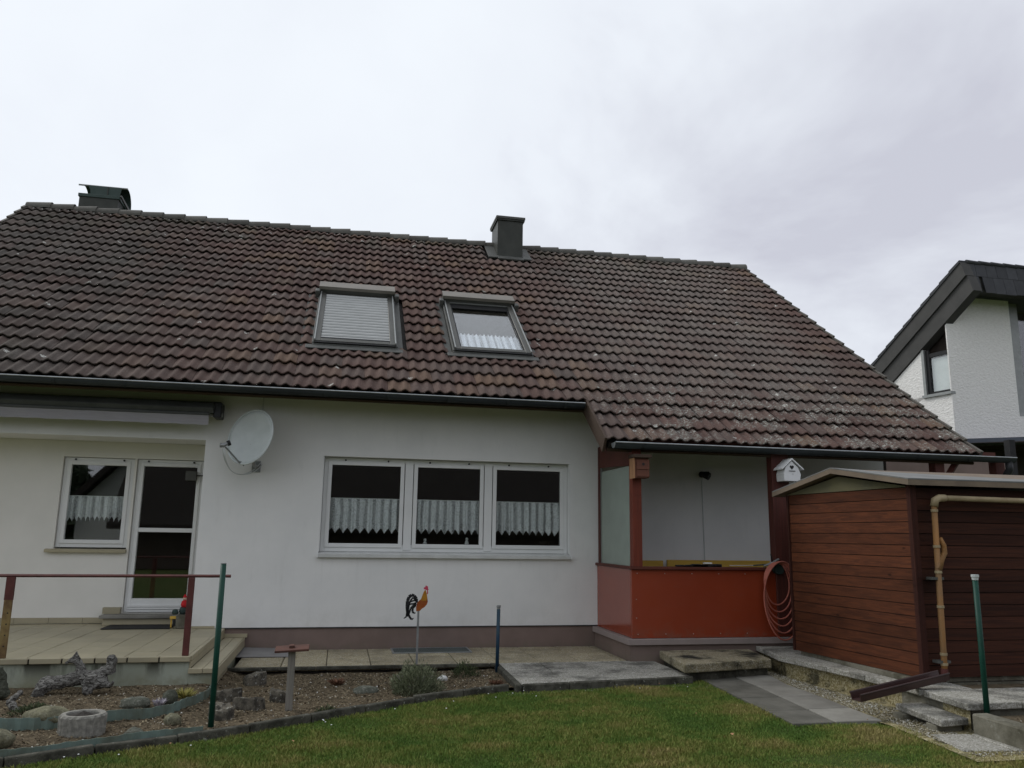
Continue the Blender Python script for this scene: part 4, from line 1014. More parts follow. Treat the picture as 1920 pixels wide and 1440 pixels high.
# terrace ---------------------------------------------------------------------
ter = thing('terrace', None, None, (-3.5,-1,0), kind='structure')
MB().box(-7.5, -1.36, -2.36, .66, -.3, .228).obj('terrace_base', 'retwall', ter)
MB().box(-1.358, -1.13, -2.36, -.012, -.3, .118).obj('step_base', 'retwall', ter)
MB().box(-7.5, -1.357, -2.37, .664, .229, .240).obj('mortar_bed', 'grout', ter)
MB().box(-7.5, -1.36, -2.388, -2.371, .228, .264).obj('edge_mortar', 'peat', ter)
tw = .285
nxr = 21
for i in range(nxr):
    for j in range(8):
        x1 = -1.385-i*tw; y0 = -2.345+j*.376
        z = .269+random.uniform(-.0012,.0012)
        MB().box(x1-tw+.003, x1-.003, y0+.003, min(y0+.373, .66), .241, z).obj('floor_tile', 'ttile', ter, bevel=.0015)
for i in range(nxr+1):
    x1 = -1.345-i*tw
    MB().box(x1-tw+.007, x1-.007, -2.40, -2.348, .222, .272).obj('edge_tile', 'ttile', ter, bevel=.006, seg=2)
for j in range(6):
    y0 = -2.345+j*.39
    MB().box(-1.382, -1.342, y0+.003, min(y0+.387, -.02), .222, .272).obj('edge_tile', 'ttile', ter, bevel=.006, seg=2)
MB().box(-1.357, -1.345, -2.36, -.02, .16, .22).obj('riser', 'ttile', ter)
for i in range(2):
    for j in range(6):
        y0 = -2.345+j*.39; x0 = -1.342+i*.118
        MB().box(x0+.002, x0+.115, y0+.002, min(y0+.388, -.02), .12, .158).obj('floor_tile', 'ttile', ter, bevel=.0015)
    MB().box(-1.36+i*.135, -1.36+i*.135+.131, -2.395, -2.348, .112, .16).obj('edge_tile', 'ttile', ter, bevel=.006, seg=2)
MB().box(-1.104, -1.09, -2.39, -.02, .05, .158).obj('edge_tile', 'ttile', ter, bevel=.004)
MB().box(-1.36, -1.07, -.016, .01, .16, .205).obj('riser', 'ttile', ter)
MB().box(-1.13, -1.115, -2.36, -1.4, -.3, .05).obj('cladding', 'ttile', ter)
dm = tag(MB().box(-2.78, -1.99, -.04, .40, .272, .284).obj('doormat', 'black', bevel=.004), 'dark rectangular doormat on the beige terrace before the door step', 'doormat')
# railing
rail = thing('terrace_railing', 'rusty red tube railing along the terrace front edge', 'railing', (-2.9,-2.3,.27))
MB().tube([(-6.5,-2.33,1.015),(-1.04,-2.33,1.025)], .015, 4).obj('handrail', 'railred', rail)
MB().box(-1.435, -1.375, -2.355, -2.325, .272, 1.01).obj('post', 'railred', rail, bevel=.003)
MB().box(-3.055, -2.985, -2.355, -2.325, .272, 1.01).obj('post', 'railyellow', rail, bevel=.003, label='flaking yellow-brown railing post with drilled holes')
MB().box(-3.056, -2.984, -2.357, -2.323, .80, 1.012).obj('post_sleeve', 'railred', rail)
for k in range(4): MB().tube([(-3.01, -2.357, .38+.1*k), (-3.01, -2.354, .38+.1*k)], .007, 8).obj('bolt_hole', 'black', rail)
# pots and doll by the door
gp = thing('flower_trough', 'low concrete trough beside the terrace door step', 'planter', (-1.87,.1,.27))
MB().box(-1.93, -1.77, -.02, .30, .272, .43).obj('trough', 'concrete', gp, bevel=.008)
doll = thing('garden_gnome', 'small garden figure in red jacket on the concrete trough by the door', 'garden figure', (-1.87,.15,.43))
MB().lathe((-1.88,.14,.432), [(.035,0),(.05,.03),(.042,.07),(.03,.085)], 12).obj('trousers', 'bottlegreen', doll, smooth=True)
MB().lathe((-1.87,.14,.517), [(.035,0),(.045,.03),(.036,.07),(.018,.085)], 12).obj('jacket', 'red', doll, smooth=True)
MB().lathe((-1.87,.14,.600), [(.012,0),(.026,.014),(.026,.032),(.012,.044)], 12).obj('head', 'skin', doll, smooth=True)
MB().lathe((-1.87,.14,.636), [(.028,0),(.022,.012),(.006,.04)], 12).obj('hat', 'red', doll, smooth=True)
MB().lathe((-1.965,.10,.432), [(.03,0),(.04,.02),(.035,.05),(.015,.065)], 12).obj('sack', 'bottlegreen', doll, smooth=True)
yl = thing('lantern', 'small yellow and black lantern standing on the terrace by the trough', 'lantern', (-1.98,.05,.27))
MB().box(-2.0,-1.985,.04,.06,.272,.41).obj('leg', 'yellow', yl); MB().box(-1.97,-1.935,.03,.07,.30,.38).obj('lamp', 'black', yl); MB().box(-2.01,-1.93,.025,.075,.385,.415).obj('top', 'yellow', yl)

# raised slabs beside the shed --------------------------------------------------
rs_ = thing('raised_pavement', None, None, (5.4,-2.5,.16), kind='structure')
edge = [(5.13,-1.40),(4.95,-2.27),(5.07,-3.0),(5.13,-3.55),(5.17,-4.05),(5.16,-4.30)]
MB().add([(5.18,-1.395,-.15),(5.03,-2.27,-.15),(5.14,-3.0,-.15),(5.20,-3.55,-.15),(5.22,-4.30,-.15),(5.17,-4.88,-.15)]+[(5.18,-1.395,.11),(5.03,-2.27,.11),(5.14,-3.0,.11),(5.20,-3.55,.11),(5.22,-4.30,.11),(5.17,-4.88,.11)], [(i+1,i,6+i,7+i) for i in range(5)]).obj('pebble_dashed_face', 'pebble', rs_)
for (a, b) in zip(edge[:-1], edge[1:]):
    MB().prism([(a[0],a[1]-.003,.105),(b[0],b[1]+.003,.105),(b[0]+.06,b[1]+.003,.105),(a[0]+.06,a[1]-.003,.105)][::1], (0,0,.055)).obj('kerb_stone', 'agg_grey', rs_, bevel=.006)
    MB().prism([(a[0]+.064,a[1]-.003,.105),(b[0]+.064,b[1]+.003,.105),(b[0]+.55,b[1]+.003,.105),(a[0]+.55,a[1]-.003,.105)], (0,0,.05)).obj('slab', 'agg_grey', rs_, bevel=.005)
MB().box(5.35, 9.0, -4.0, -1.42, .0, .15).obj('fill', 'concrete', rs_)
for i in range(6):
    x0 = 5.11+i*.54
    quadslab([(x0+.003,-4.93,.162+random.uniform(-.003,.003)),(x0+.535,-4.93+.01,.162),(x0+.535,-4.34,.162),(x0+.003+(.05 if i == 0 else 0),-4.34,.162)], .055, 'agg_grey', rs_)
MB().box(5.2, 8.4, -4.86, -4.0, -.15, .107).obj('slab_support', 'concrete', rs_)
MB().box(5.2, 8.4, -4.335, -4.02, .108, .135).obj('gap_bed', 'soil', rs_)
# step by the porch
stp = tag(MB().prism([(3.70,-2.50,.035),(4.86,-2.26,.035),(5.02,-1.445,.035),(3.84,-1.445,.035)], (0,0,.095)).obj('step_slab', 'agg_step', bevel=.012, seg=2), 'thick mossy aggregate step slab in front of the red porch panel', 'step')
mb = MB(); mb.prism([(3.80,-2.40,-.09),(4.84,-2.20,-.09),(5.0,-1.445,-.09),(3.9,-1.445,-.09)], (0,0,.123)); setp(mb.obj('support', 'kerb'), stp)
# small lower step with bricks
st2 = thing('garden_step', 'low lichen-covered step slab resting on bricks beside the lawn', 'step', (5.1,-4.6,-.06))
quadslab([(4.84,-4.94,.043),(5.135,-4.90,.043),(5.20,-4.26,.043),(4.93,-4.26,.043)], .055, 'agg_grey', st2, 'step_top', .008)
for y in (-4.44, -4.86): MB().box(4.86, 5.1, y, y+.13, -.10, -.014).obj('brick', 'concrete', st2, bevel=.006)
MB().box(4.98, 5.13, -4.84, -4.3, -.1, -.016).obj('backing_block', 'kerb', st2)
# grey paving running towards the viewer
gp_ = thing('garden_path', None, None, (4.4,-3.2,-.05), kind='structure')
sl_ = [(-2.19,3.97,4.40,4.86), (-2.78,3.94,4.37,4.74), (-3.38,3.89,4.31,4.72), (-3.96,3.85,4.25,4.68), (-4.46,3.81,4.20,4.65)]
for (ya, a0, a1, a2), (yb, b0, b1, b2) in zip(sl_[:-1], sl_[1:]):
    z = -.052
    quadslab([(b0,yb+.004,z),(b1-.006,yb+.004,z),(a1-.006,ya-.004,z),(a0,ya-.004,z)], .05, 'greyslab_dark', gp_)
    quadslab([(b1+.006,yb+.004,z+.004),(b2,yb+.004,z+.004),(a2,ya-.004,z+.004),(a1+.006,ya-.004,z+.004)], .05, 'greyslab', gp_)
MB().add([(4.5,-5.7,-.062),(5.5,-5.7,-.062),(5.25,-4.3,-.062),(5.2,-1.9,-.062),(4.3,-1.9,-.062),(4.62,-4.6,-.062)], [(0,1,2,3,4,5)]).obj('gravel_strip', 'pebble', gp_)
quadslab([(4.60,-5.45,-.052),(4.98,-5.50,-.052),(5.04,-5.0,-.052),(4.72,-4.96,-.052)], .04, 'agg_grey', gp_)
quadslab([(5.0,-5.50,-.052),(5.30,-5.50,-.052),(5.28,-5.02,-.052),(5.06,-5.0,-.052)], .04, 'agg_grey', gp_)
# low wall on the right
lw = tag(MB().prism([(5.09,-4.985,-.12),(5.06,-5.75,-.12),(5.24,-5.75,-.12),(5.24,-4.985,-.12)], (0,0,.22)).obj('low_wall', 'concrete', bevel=.012), 'low stained concrete wall ending at the slab platform on the right', 'low wall')
MB().add([(5.25,-6.2,.03),(8,-6.2,.03),(8,-4.935,.05),(5.25,-4.935,.06)], [(0,1,2,3)]).obj('soil_bed', 'soil', kind='structure')

# kerb between bed and lawn -----------------------------------------------------
kl = [(-3.6,-5.4),(-2.75,-5.10),(-2.08,-4.83),(-1.82,-4.65),(-1.32,-4.43),(-.85,-4.24),(-.19,-3.79),(.20,-3.52),(.61,-3.22),(1.17,-2.93),(1.75,-2.66)]
kt = thing('lawn_kerb', 'mossy concrete kerb line separating the lawn from the flower bed', 'kerb', (0,-3.8,-.1))
def resample(pl, d):
    pl = [Vector(p) for p in pl]; L = [0]
    for a, b in zip(pl[:-1], pl[1:]): L.append(L[-1]+(b-a).length)
    n = max(1, round(L[-1]/d)); outp = []
    for i in range(n+1):
        s_ = L[-1]*i/n; k = max(j for j in range(len(L)) if L[j] <= s_+1e-9); k = min(k, len(pl)-2)
        outp.append(pl[k].lerp(pl[k+1], (s_-L[k])/(L[k+1]-L[k])))
    return outp
ks = resample(kl, .55)
for a, b in zip(ks[:-1], ks[1:]):
    d = (b-a).normalized(); n_ = Vector((-d.y, d.x)); zt = -.008+random.uniform(-.008,.006)
    q = [a+d*.004-n_*.0, b-d*.004-n_*.0, b-d*.004+n_*.06, a+d*.004+n_*.06]
    MB().prism([(p.x,p.y,-.14) for p in q], (0,0,.14+zt)).obj('kerb_stone', 'kerb', kt, bevel=.012, seg=2)

# flower bed soil
def bed_h(x, y):
    ky = np.interp(x, [p[0] for p in kl], [p[1] for p in kl])
    f_ = min(1, max(0, (y-ky)/1.6))
    return -.045+((.055 if x < -1.2 else .055-.085*min(1, (x+1.2)/.25)))*f_+.018*noise.noise(Vector((x*3, y*3, 1)))+.007*noise.noise(Vector((x*11, y*11, 2)))
vs = []; fs = []; nx, ny = 130, 60
for i in range(nx):
    x = -4.6+6.44*i/(nx-1)
    ky = float(np.interp(x, [p[0] for p in kl], [p[1] for p in kl]))+.05
    yt = -2.34 if x < -1.12 else -1.3
    for j in range(ny):
        y = ky+(yt-ky)*j/(ny-1); vs.append((x, y, bed_h(x, y)))
fs = [(i*ny+j, (i+1)*ny+j, (i+1)*ny+j+1, i*ny+j+1) for i in range(nx-1) for j in range(ny-1)]
MB().add(vs, fs).obj('flower_bed', 'soil', smooth=True, kind='structure')
# litter chips
def scatter_bed(n, x0=-4.4, x1=1.8):
    P = []
    while len(P) < n:
        x = random.uniform(x0, x1); ky = float(np.interp(x, [p[0] for p in kl], [p[1] for p in kl]))+.06
        yt = -2.42 if x < -1.12 else -1.40
        y = random.uniform(ky, yt); P.append((x, y, bed_h(x, y)))
    return np.array(P)
def chips(P, s0, s1, name, mat, zoff=.004):
    n = len(P); a = rng.uniform(0, 2*pi, n); s_ = rng.uniform(s0, s1, n); asp = rng.uniform(.3, .9, n)
    q = np.array([[-1,-1],[1,-1],[1,1],[-1,1]])*.5; V = np.zeros((n, 4, 3)); tz = rng.uniform(-.6, .6, (n, 2))
    for k in range(4):
        lx, ly = q[k,0]*s_, q[k,1]*s_*asp
        V[:,k,0] = P[:,0]+lx*np.cos(a)-ly*np.sin(a); V[:,k,1] = P[:,1]+lx*np.sin(a)+ly*np.cos(a)
        V[:,k,2] = P[:,2]+zoff+lx*tz[:,0]+ly*tz[:,1]+s_*.15
    Fc = np.arange(4*n).reshape(n, 4); return tinted(name, V.reshape(-1,3), Fc, np.repeat(rng.uniform(0,1,n)**1.3, 4), mat)
chips(scatter_bed(30000), .004, .019, 'bark_litter', 'chips')
Pg = np.column_stack([rng.uniform(1.7, 5.2, 900), rng.uniform(-2.75, -2.6, 900), np.full(900, GZ)])
Pg[:,1] = np.array([yfront(x)-random.uniform(.01,.07) if x < 3.8 else -2.6+(x-3.8)*.24-random.uniform(.0,.1) for x in Pg[:,0]])
Pr = np.column_stack([rng.uniform(5.28, 6.5, 1500), rng.uniform(-5.6, -4.95, 1500), np.full(1500, .04)])
chips(Pr, .01, .03, 'dry_leaf_litter', 'chips', .008)
def pebbles(P, s0, s1, name, mat):
    n = len(P); base = np.array([[1,0,0],[0,1,0],[-1,0,0],[0,-1,0],[0,0,.7],[0,0,-.7]]); f8 = np.array([[0,1,4],[1,2,4],[2,3,4],[3,0,4],[1,0,5],[2,1,5],[3,2,5],[0,3,5]])
    s_ = rng.uniform(s0, s1, n)[:,None,None]; V = base[None]*s_*rng.uniform(.6,1.2,(n,1,3)); a = rng.uniform(0,2*pi,n)
    x_, y_ = V[:,:,0].copy(), V[:,:,1].copy(); V[:,:,0] = x_*np.cos(a)[:,None]-y_*np.sin(a)[:,None]; V[:,:,1] = x_*np.sin(a)[:,None]+y_*np.cos(a)[:,None]
    V += P[:,None,:]; Fc = (f8[None]+np.arange(n)[:,None,None]*6).reshape(-1,3)
    return tinted(name, V.reshape(-1,3), Fc, np.repeat(rng.uniform(0,1,n),6), mat)
t = Mat('loose_pebble'); rn = t.node('ShaderNodeAttribute', attribute_name='tint').outputs['Fac']
M['pebbles'] = t.done(t.ramp(rn, [(0, (.10,.09,.06)), (.5, (.26,.23,.15)), (.85, (.38,.36,.30)), (1, (.6,.6,.56))]), .9, .2)
n = 5200; py = rng.uniform(-5.6, -2.0, n); px = np.interp(py, [-5.7,-4.6,-3,-2], [4.6,4.70,4.76,4.88])+rng.uniform(0, 1, n)**1.2*np.interp(py, [-5.7,-4.9,-4.3,-2], [.45,.3,.42,.14])
Pp = np.column_stack([px, py, np.full(n, -.058)]); Pp = np.concatenate([Pp, Pg])
pebbles(Pp, .004, .011, 'gravel', 'pebbles')
pebbles(scatter_bed(700), .005, .018, 'bed_stones', 'pebbles')

# grass ------------------------------------------------------------------------
def inside_lawn(x, y):
    ky = np.interp(x, [p[0] for p in kl], [p[1] for p in kl])-.0
    top = np.where(x < 1.75, ky-.012, np.where(x < 3.8, -2.765+(x-1.75)*.125, -2.42+(x-3.8)*.5))
    ok = y < top
    # right boundary: paving edge, sweeping round to the gravel
    rb = np.interp(y, [-6.5,-5.55,-5.25,-5.05,-4.85,-4.62,-4.50,-4.38,-4.1,-3.5,-3.0,-2.5,-2.2], [5.66,4.93,4.63,4.58,4.70,4.76,4.58,3.93,3.86,3.92,3.97,3.99,4.0])
    return ok & (x < rb)
def patch_field(X, Y):
    gx, gy = np.linspace(-3, 6.2, 240), np.linspace(-6.6, -1.9, 130)
    G = np.array([[noise.noise(Vector((x*1.5, y*1.9, 5)))+.5*noise.noise(Vector((x*5, y*6, 9))) for x in gx] for y in gy])
    i = np.clip(((X+3)/9.2*239).astype(int), 0, 239); j = np.clip(((Y+6.6)/4.7*129).astype(int), 0, 129)
    return G[j, i]
def grass(n, x0, x1, y0, y1, name, h0=.010, h1=.030, w=.0026):
    X = rng.uniform(x0, x1, n); Y = rng.uniform(y0, y1, n); k = inside_lawn(X+rng.normal(0,.012,n), Y+rng.normal(0,.012,n)); X, Y = X[k], Y[k]; n = len(X)
    a = rng.uniform(0, 2*pi, n); patch = patch_field(X, Y)
    H = rng.uniform(h0, h1, n)*(1+.7*patch); lean = rng.uniform(.1, .9, n)*H; b = rng.uniform(0, 2*pi, n)
    W = w*rng.uniform(.7, 1.5, n); Z = GZ-.004+np.zeros(n)
    V = np.zeros((n, 5, 3)); ca, sa = np.cos(a)*W, np.sin(a)*W; lx, ly = np.cos(b)*lean, np.sin(b)*lean
    V[:,0] = np.column_stack([X-ca, Y-sa, Z]); V[:,1] = np.column_stack([X+ca, Y+sa, Z])
    V[:,2] = np.column_stack([X+ca*.8+lx*.35, Y+sa*.8+ly*.35, Z+H*.6]); V[:,3] = np.column_stack([X-ca*.8+lx*.35, Y-sa*.8+ly*.35, Z+H*.6])
    V[:,4] = np.column_stack([X+lx, Y+ly, Z+H])
    o = np.arange(n)[:,None]*5
    F3 = np.concatenate([o+np.array([[0,1,2]]), o+np.array([[0,2,3]]), o+np.array([[3,2,4]])]); 
    dry = np.clip((-Y-5.0)*.28, 0, .2)+np.clip((X-3.2)*.10, 0, .16)
    tint = np.clip(rng.beta(2,3.2,n)*.58+patch*.60+.15+dry, 0, 1)
    return tinted(name, V.reshape(-1,3), F3, np.repeat(tint, 5), 'grass')
grass(520000, -2.9, 6.0, -6.4, -2.0, 'grass')
# small daisies dotted along the kerb
mb = MB()
for i in range(18):
    while True:
        x, y = random.uniform(-1.8, 3.8), random.uniform(-5.2, -2.5)
        if inside_lawn(np.array([x]), np.array([y+.25+random.random()*.3]))[0] is np.False_ and inside_lawn(np.array([x]), np.array([y]))[0]: break
    mb.lathe((x, y, GZ+.030), [(.002,0),(.007,.003),(.004,.006)], 6)
mb.obj('daisies', 'whitepaint', kind='stuff')
# fallen leaves on the lawn
mb = MB()
for i in range(20):
    while True:
        x, y = random.uniform(-1.5, 4.6), random.uniform(-5.8, -2.6)
        if inside_lawn(np.array([x]), np.array([y]))[0]: break
    s_ = random.uniform(.006, .016); a = random.uniform(0, 6.3)
    c_, n_ = Vector((x, y, GZ+.038)), 5
    mb.add([c_+Vector((cos(a+k*2*pi/n_)*s_*random.uniform(.6,1.1), sin(a+k*2*pi/n_)*s_*.7, random.uniform(-.004,.008))) for k in range(n_)], [tuple(range(n_))])
mb.obj('fallen_leaves', 'nest_side', kind='stuff')
del mb

# ------------------------------------------------------------------ bed objects
def rockobj(name, loc, dims, mat, seed, label, cat, group=None, flat=.5, sub=3, amp=.22):
    import bmesh
    bm = bmesh.new(); bmesh.ops.create_icosphere(bm, subdivisions=sub, radius=1)
    for v_ in bm.verts:
        nz = noise.fractal(v_.co*1.3+Vector((seed*7.3,seed,0)), .8, 2.2, 4)
        v_.co *= 1+amp*nz
        if v_.co.z < -flat: v_.co.z = -flat
        v_.co = Vector((v_.co.x*dims[0]/2, v_.co.y*dims[1]/2, (v_.co.z+flat)*dims[2]/(1+flat)))
    me = bpy.data.meshes.new(name); bm.to_mesh(me); bm.free()
    o = link(name, me, mat, smooth=True); o.location = loc; WL[o.name] = Matrix.Translation(loc)
    tag(o, label, cat, group); return o
def bz(x, y): return bed_h(x, y)-.008
rockobj('rock', (.33,-2.62,bz(.33,-2.62)), (.24,.16,.075), 'rock', 1, 'flat oval grey-green stone in the bed left of the round shrub', 'rock')
rockobj('rock', (-1.62,-3.30,bz(-1.62,-3.3)), (.25,.17,.085), 'rock', 2, 'smooth grey stone in front of the driftwood by the edging strip', 'rock')
rockobj('rock', (-2.35,-4.42,bz(-2.35,-4.42)), (.42,.26,.14), 'rock_yellow', 3, 'large yellowish stone at the left edge below the edging strip', 'rock', flat=.4)
rockobj('rock', (-2.12,-3.86,bz(-2.1,-3.8)+.03), (.34,.22,.12), 'rock_yellow', 4, 'pale yellowish stone just behind the edging strip left of the ring', 'rock')
rockobj('rock', (-1.42,-4.18,bz(-1.42,-4.18)), (.13,.10,.07), 'rock', 5, 'small grey-green rock right of the concrete ring', 'rock')
rockobj('rock', (-1.20,-3.92,bz(-1.2,-3.92)), (.13,.09,.085), 'rock_yellow', 6, 'small pale stone below the end of the curved edging', 'rock')
rockobj('white_stone', (1.15,-2.05,bz(1.15,-2.05)), (.11,.08,.06), 'white_rock', 7, 'small white lumpy stone between the round shrub and the blue post', 'stone')
for i, (x, y, s_, lb) in enumerate(((-.77,-1.98,.22,'round stone block with pale crust nearest the path kerb'),
        (-.93,-2.78,.23,'dark stone block left of the two near the wooden stand'), (-.70,-3.22,.23,'stone block with notched rim in front of the others in the bed'),
        (-.46,-2.95,.17,'dark stone partly hidden behind the wooden stand'), (-.88,-3.58,.22,'lichen-covered stone right behind the green post foot'))):
    rr_ = random.Random(60+i); n = 18; vs = []
    ph_ = [1+.13*rr_.uniform(-1,1)+(.10*sin(2*pi*k/n*2+i)) for k in range(n)]
    for q_, (f_, z_) in enumerate(((1.02,-.03),(1.0,.07),(.97,.10),(.86,.108),(.4,.098),(.03,.096))):
        for k in range(n): vs.append((cos(2*pi*k/n)*s_*.5*f_*ph_[k], sin(2*pi*k/n)*s_*.45*f_*ph_[k], z_+(.012*rr_.uniform(-1,1) if 0 < q_ < 5 else 0)+.02*cos(2*pi*k/n+i)*(q_ > 0)*min(1, f_)))
    o = MB().add(vs, [(a_*n+k, a_*n+(k+1) % n, (a_+1)*n+(k+1) % n, (a_+1)*n+k) for a_ in range(5) for k in range(n)]+[tuple(5*n+k for k in range(n))]).obj('stone_block', 'block')
    o.location = (x, y, bz(x, y)); WL[o.name] = Matrix.Translation(o.location)
    tag(o, lb, 'stone', 'stone blocks among the bed soil')
# concrete ring planter
rg = thing('planter_ring', 'round ribbed concrete planter ring with dark soil inside', 'planter', (-1.80,-4.10,-.06))
n = 80; vs = []
zr = bz(-1.8,-4.1)
for (rr, z) in ((.155, zr-.03), (.16, zr+.135), (.15, zr+.150), (.118, zr+.150), (.112, zr+.14), (.110, zr+.06)):
    for k in range(n):
        rb_ = rr*(1+(.028*(1 if k % 4 < 2 else -1) if z < zr+.14 and rr > .13 else 0)); vs.append((-1.80+cos(2*pi*k/n)*rb_, -4.10+sin(2*pi*k/n)*rb_*.95, z))
MB().add(vs, [(i*n+k, i*n+(k+1) % n, (i+1)*n+(k+1) % n, (i+1)*n+k) for i in range(5) for k in range(n)]).obj('ring', 'ring', rg)
vs = [(-1.80, -4.10, zr+.165)]+[(-1.80+cos(2*pi*k/20)*.112, -4.10+sin(2*pi*k/20)*.106, zr+.118+.015*random.random()) for k in range(20)]
MB().add(vs, [(0, 1+k, 1+(k+1) % 20) for k in range(20)]).obj('soil_fill', 'peat', rg)
# plastic edging strips
def edging(pl, h, label, z0f=None):
    pts = resample(pl, .022); vs = []; n = len(pts)
    for i, p in enumerate(pts):
        d = (pts[min(i+1, n-1)]-pts[max(i-1, 0)]).normalized(); nn_ = Vector((-d.y, d.x)); o_ = nn_*.009*sin(i*1.5)
        z0 = bed_h(p.x, p.y)-.03
        hh = h(i/(n-1)) if callable(h) else h
        for q_, z in ((p+o_, z0), (p+o_, z0+.03+hh), (p+o_+nn_*.006, z0+.03+hh), (p+o_+nn_*.006, z0)): vs.append((q_.x, q_.y, z))
    fs = [(4*i+j, 4*i+4+j, 4*i+5+j, 4*i+1+j) for i in range(n-1) for j in range(3)]
    tag(MB().add(vs, fs).obj('lawn_edging', 'edging'), label, 'edging strip')
edging([(-3.6,-4.2),(-2.4,-4.02),(-2.05,-3.96),(-1.75,-3.86),(-1.45,-3.70),(-1.27,-3.54),(-1.16,-3.25),(-1.10,-2.9),(-1.10,-2.6)], lambda t_: .10-.03*t_, 'blue-green corrugated plastic edging curving round the driftwood bed')
edging([(-3.4,-5.20),(-2.73,-5.0),(-2.06,-4.74),(-1.80,-4.55),(-1.30,-4.33),(-.93,-4.19)], .062, 'low blue-green plastic strip running along the inside of the kerb')

# driftwood: skinned branches
def skin(name, verts, edges, radii, mat, parent=None, sub=3, nz=.012):
    me = bpy.data.meshes.new(name); me.from_pydata(verts, edges, []); me.update()
    o = link(name, me, mat, parent)
    sk = o.modifiers.new('skin', 'SKIN'); lay = me.skin_vertices[0]
    for i, r_ in enumerate(radii): lay.data[i].radius = (r_*1.2, r_*1.0)
    lay.data[0].use_root = True
    ss = o.modifiers.new('sub', 'SUBSURF'); ss.levels = ss.render_levels = sub
    if nz:
        tx = bpy.data.textures.new(name+'_rough', 'CLOUDS'); tx.noise_scale = .05
        dmod = o.modifiers.new('disp', 'DISPLACE'); dmod.texture = tx; dmod.strength = nz*2.6; dmod.mid_level = .5
        tx2 = bpy.data.textures.new(name+'_grain', 'CLOUDS'); tx2.noise_scale = .018; tx2.noise_depth = 3
        d2 = o.modifiers.new('disp2', 'DISPLACE'); d2.texture = tx2; d2.strength = .007; d2.mid_level = .5
    return o
bx, by, bz0 = -2.28, -2.72, bz(-2.28,-2.72)
V8 = [(-.28,-.05,.03),(-.22,-.02,.10),(-.08,0,.12),(.06,.02,.15),(.14,0,.15),(.25,-.02,.11),(.33,-.05,.08),
      (.04,.03,.26),(-.01,.03,.33),(-.08,.0,.29),(.0,.04,.40),(.22,.04,.20),(.30,.06,.22),(.29,.06,.36),(.15,-.06,.07),(.15,-.10,.0),(-.25,-.10,.0),(-.22,.05,.18),(.36,-.10,.13)]
Ed = [(0,1),(1,2),(2,3),(3,4),(4,5),(5,6),(3,7),(7,8),(8,9),(8,10),(4,11),(11,12),(12,13),(4,14),(14,15),(0,16),(1,17),(6,18)]
Ra = [.055,.070,.060,.062,.070,.060,.020,.032,.026,.008,.010,.040,.046,.048,.042,.034,.022,.010,.008]
o = skin('driftwood', [(bx+a, by+b, bz0+c*.92) for a, b, c in V8], Ed, Ra, 'drift', None)
tag(o, 'large bleached branching driftwood root in front of the terrace wall', 'driftwood')
bx, by, bz0 = -2.83, -2.95, bz(-2.83,-2.95)
V8 = [(0,0,-.02),(.0,.02,.10),(.02,.0,.22),(.0,0,.30),(-.12,0,.04),(.12,-.02,.05),(-.2,-.03,.0)]
o = skin('root_stump', [(bx+a, by+b, bz0+c) for a, b, c in V8], [(0,1),(1,2),(2,3),(0,4),(0,5),(4,6)], [.10,.085,.055,.02,.06,.04,.03], 'darkdrift')
tag(o, 'dark mossy upright root stump at the left edge of the bed', 'stump')
bx, by, bz0 = -2.55, -3.35, bz(-2.55,-3.3)
o = skin('driftwood', [(bx+a, by+b, bz0+c) for a, b, c in [(.04,.12,.14),(-.03,.04,.07),(.03,-.02,.03),(.09,-.05,.02)]], [(0,1),(1,2),(2,3)], [.022,.028,.026,.016], 'drift')
tag(o, 'small pale bent driftwood piece right of the dark stump', 'driftwood')

# plants as tufts of leaves
def tuft(name, c, n, rad, h, mat, label, cat, w=.006, upright=.6, seed=0, ball=False, stems=False, dark=0):
    r_ = np.random.default_rng(seed+50); 
    if ball:
        th = r_.uniform(0, 2*pi, n); ph = np.arccos(r_.uniform(-.05, 1, n)); rr = rad*r_.uniform(.35, 1.0, n)**.6
        lump = 1+.18*np.sin(3*th+seed)+.14*np.sin(5*th+2*ph*3)
        B = np.column_stack([np.cos(th)*np.sin(ph)*rr*lump, np.sin(th)*np.sin(ph)*rr*lump, np.cos(ph)*rr*h/rad*lump])
        D = B/np.maximum(np.linalg.norm(B,axis=1,keepdims=True),1e-6)*.6+np.array([0,0,.5])+r_.normal(0,.3,(n,3)); D /= np.linalg.norm(D,axis=1,keepdims=True)
        L = r_.uniform(.02, .05, n)*(.7+h)
    else:
        a = r_.uniform(0, 2*pi, n); B = np.column_stack([np.cos(a)*rad*.35*r_.uniform(0,1,n), np.sin(a)*rad*.35*r_.uniform(0,1,n), np.zeros(n)])
        D = np.column_stack([np.cos(a)*r_.uniform(.1,1-upright+.2,n), np.sin(a)*r_.uniform(.1,1-upright+.2,n), np.ones(n)*upright+.2]); D /= np.linalg.norm(D,axis=1,keepdims=True)
        L = r_.uniform(.5, 1.05, n)*h*1.15
    S = np.cross(D, r_.normal(0,1,(n,3))); S /= np.linalg.norm(S,axis=1,keepdims=True)
    c = np.array(c); V = np.zeros((n,4,3)); wv = (w*r_.uniform(.6,1.3,n))[:,None]
    V[:,0] = c+B; V[:,1] = c+B+D*L[:,None]*.5+S*wv; V[:,2] = c+B+D*L[:,None]+np.array([0,0,-.12])*L[:,None]*(0 if ball else .8)+D*[1,1,0]*L[:,None]*(0 if ball else .25); V[:,3] = c+B+D*L[:,None]*.5-S*wv
    tint = np.repeat(np.clip(r_.uniform(0,1,n), 0, 1), 4)
    o = tinted(name, V.reshape(-1,3), np.arange(4*n).reshape(n,4), tint, mat, kind=None)
    tag(o, label, cat); return o
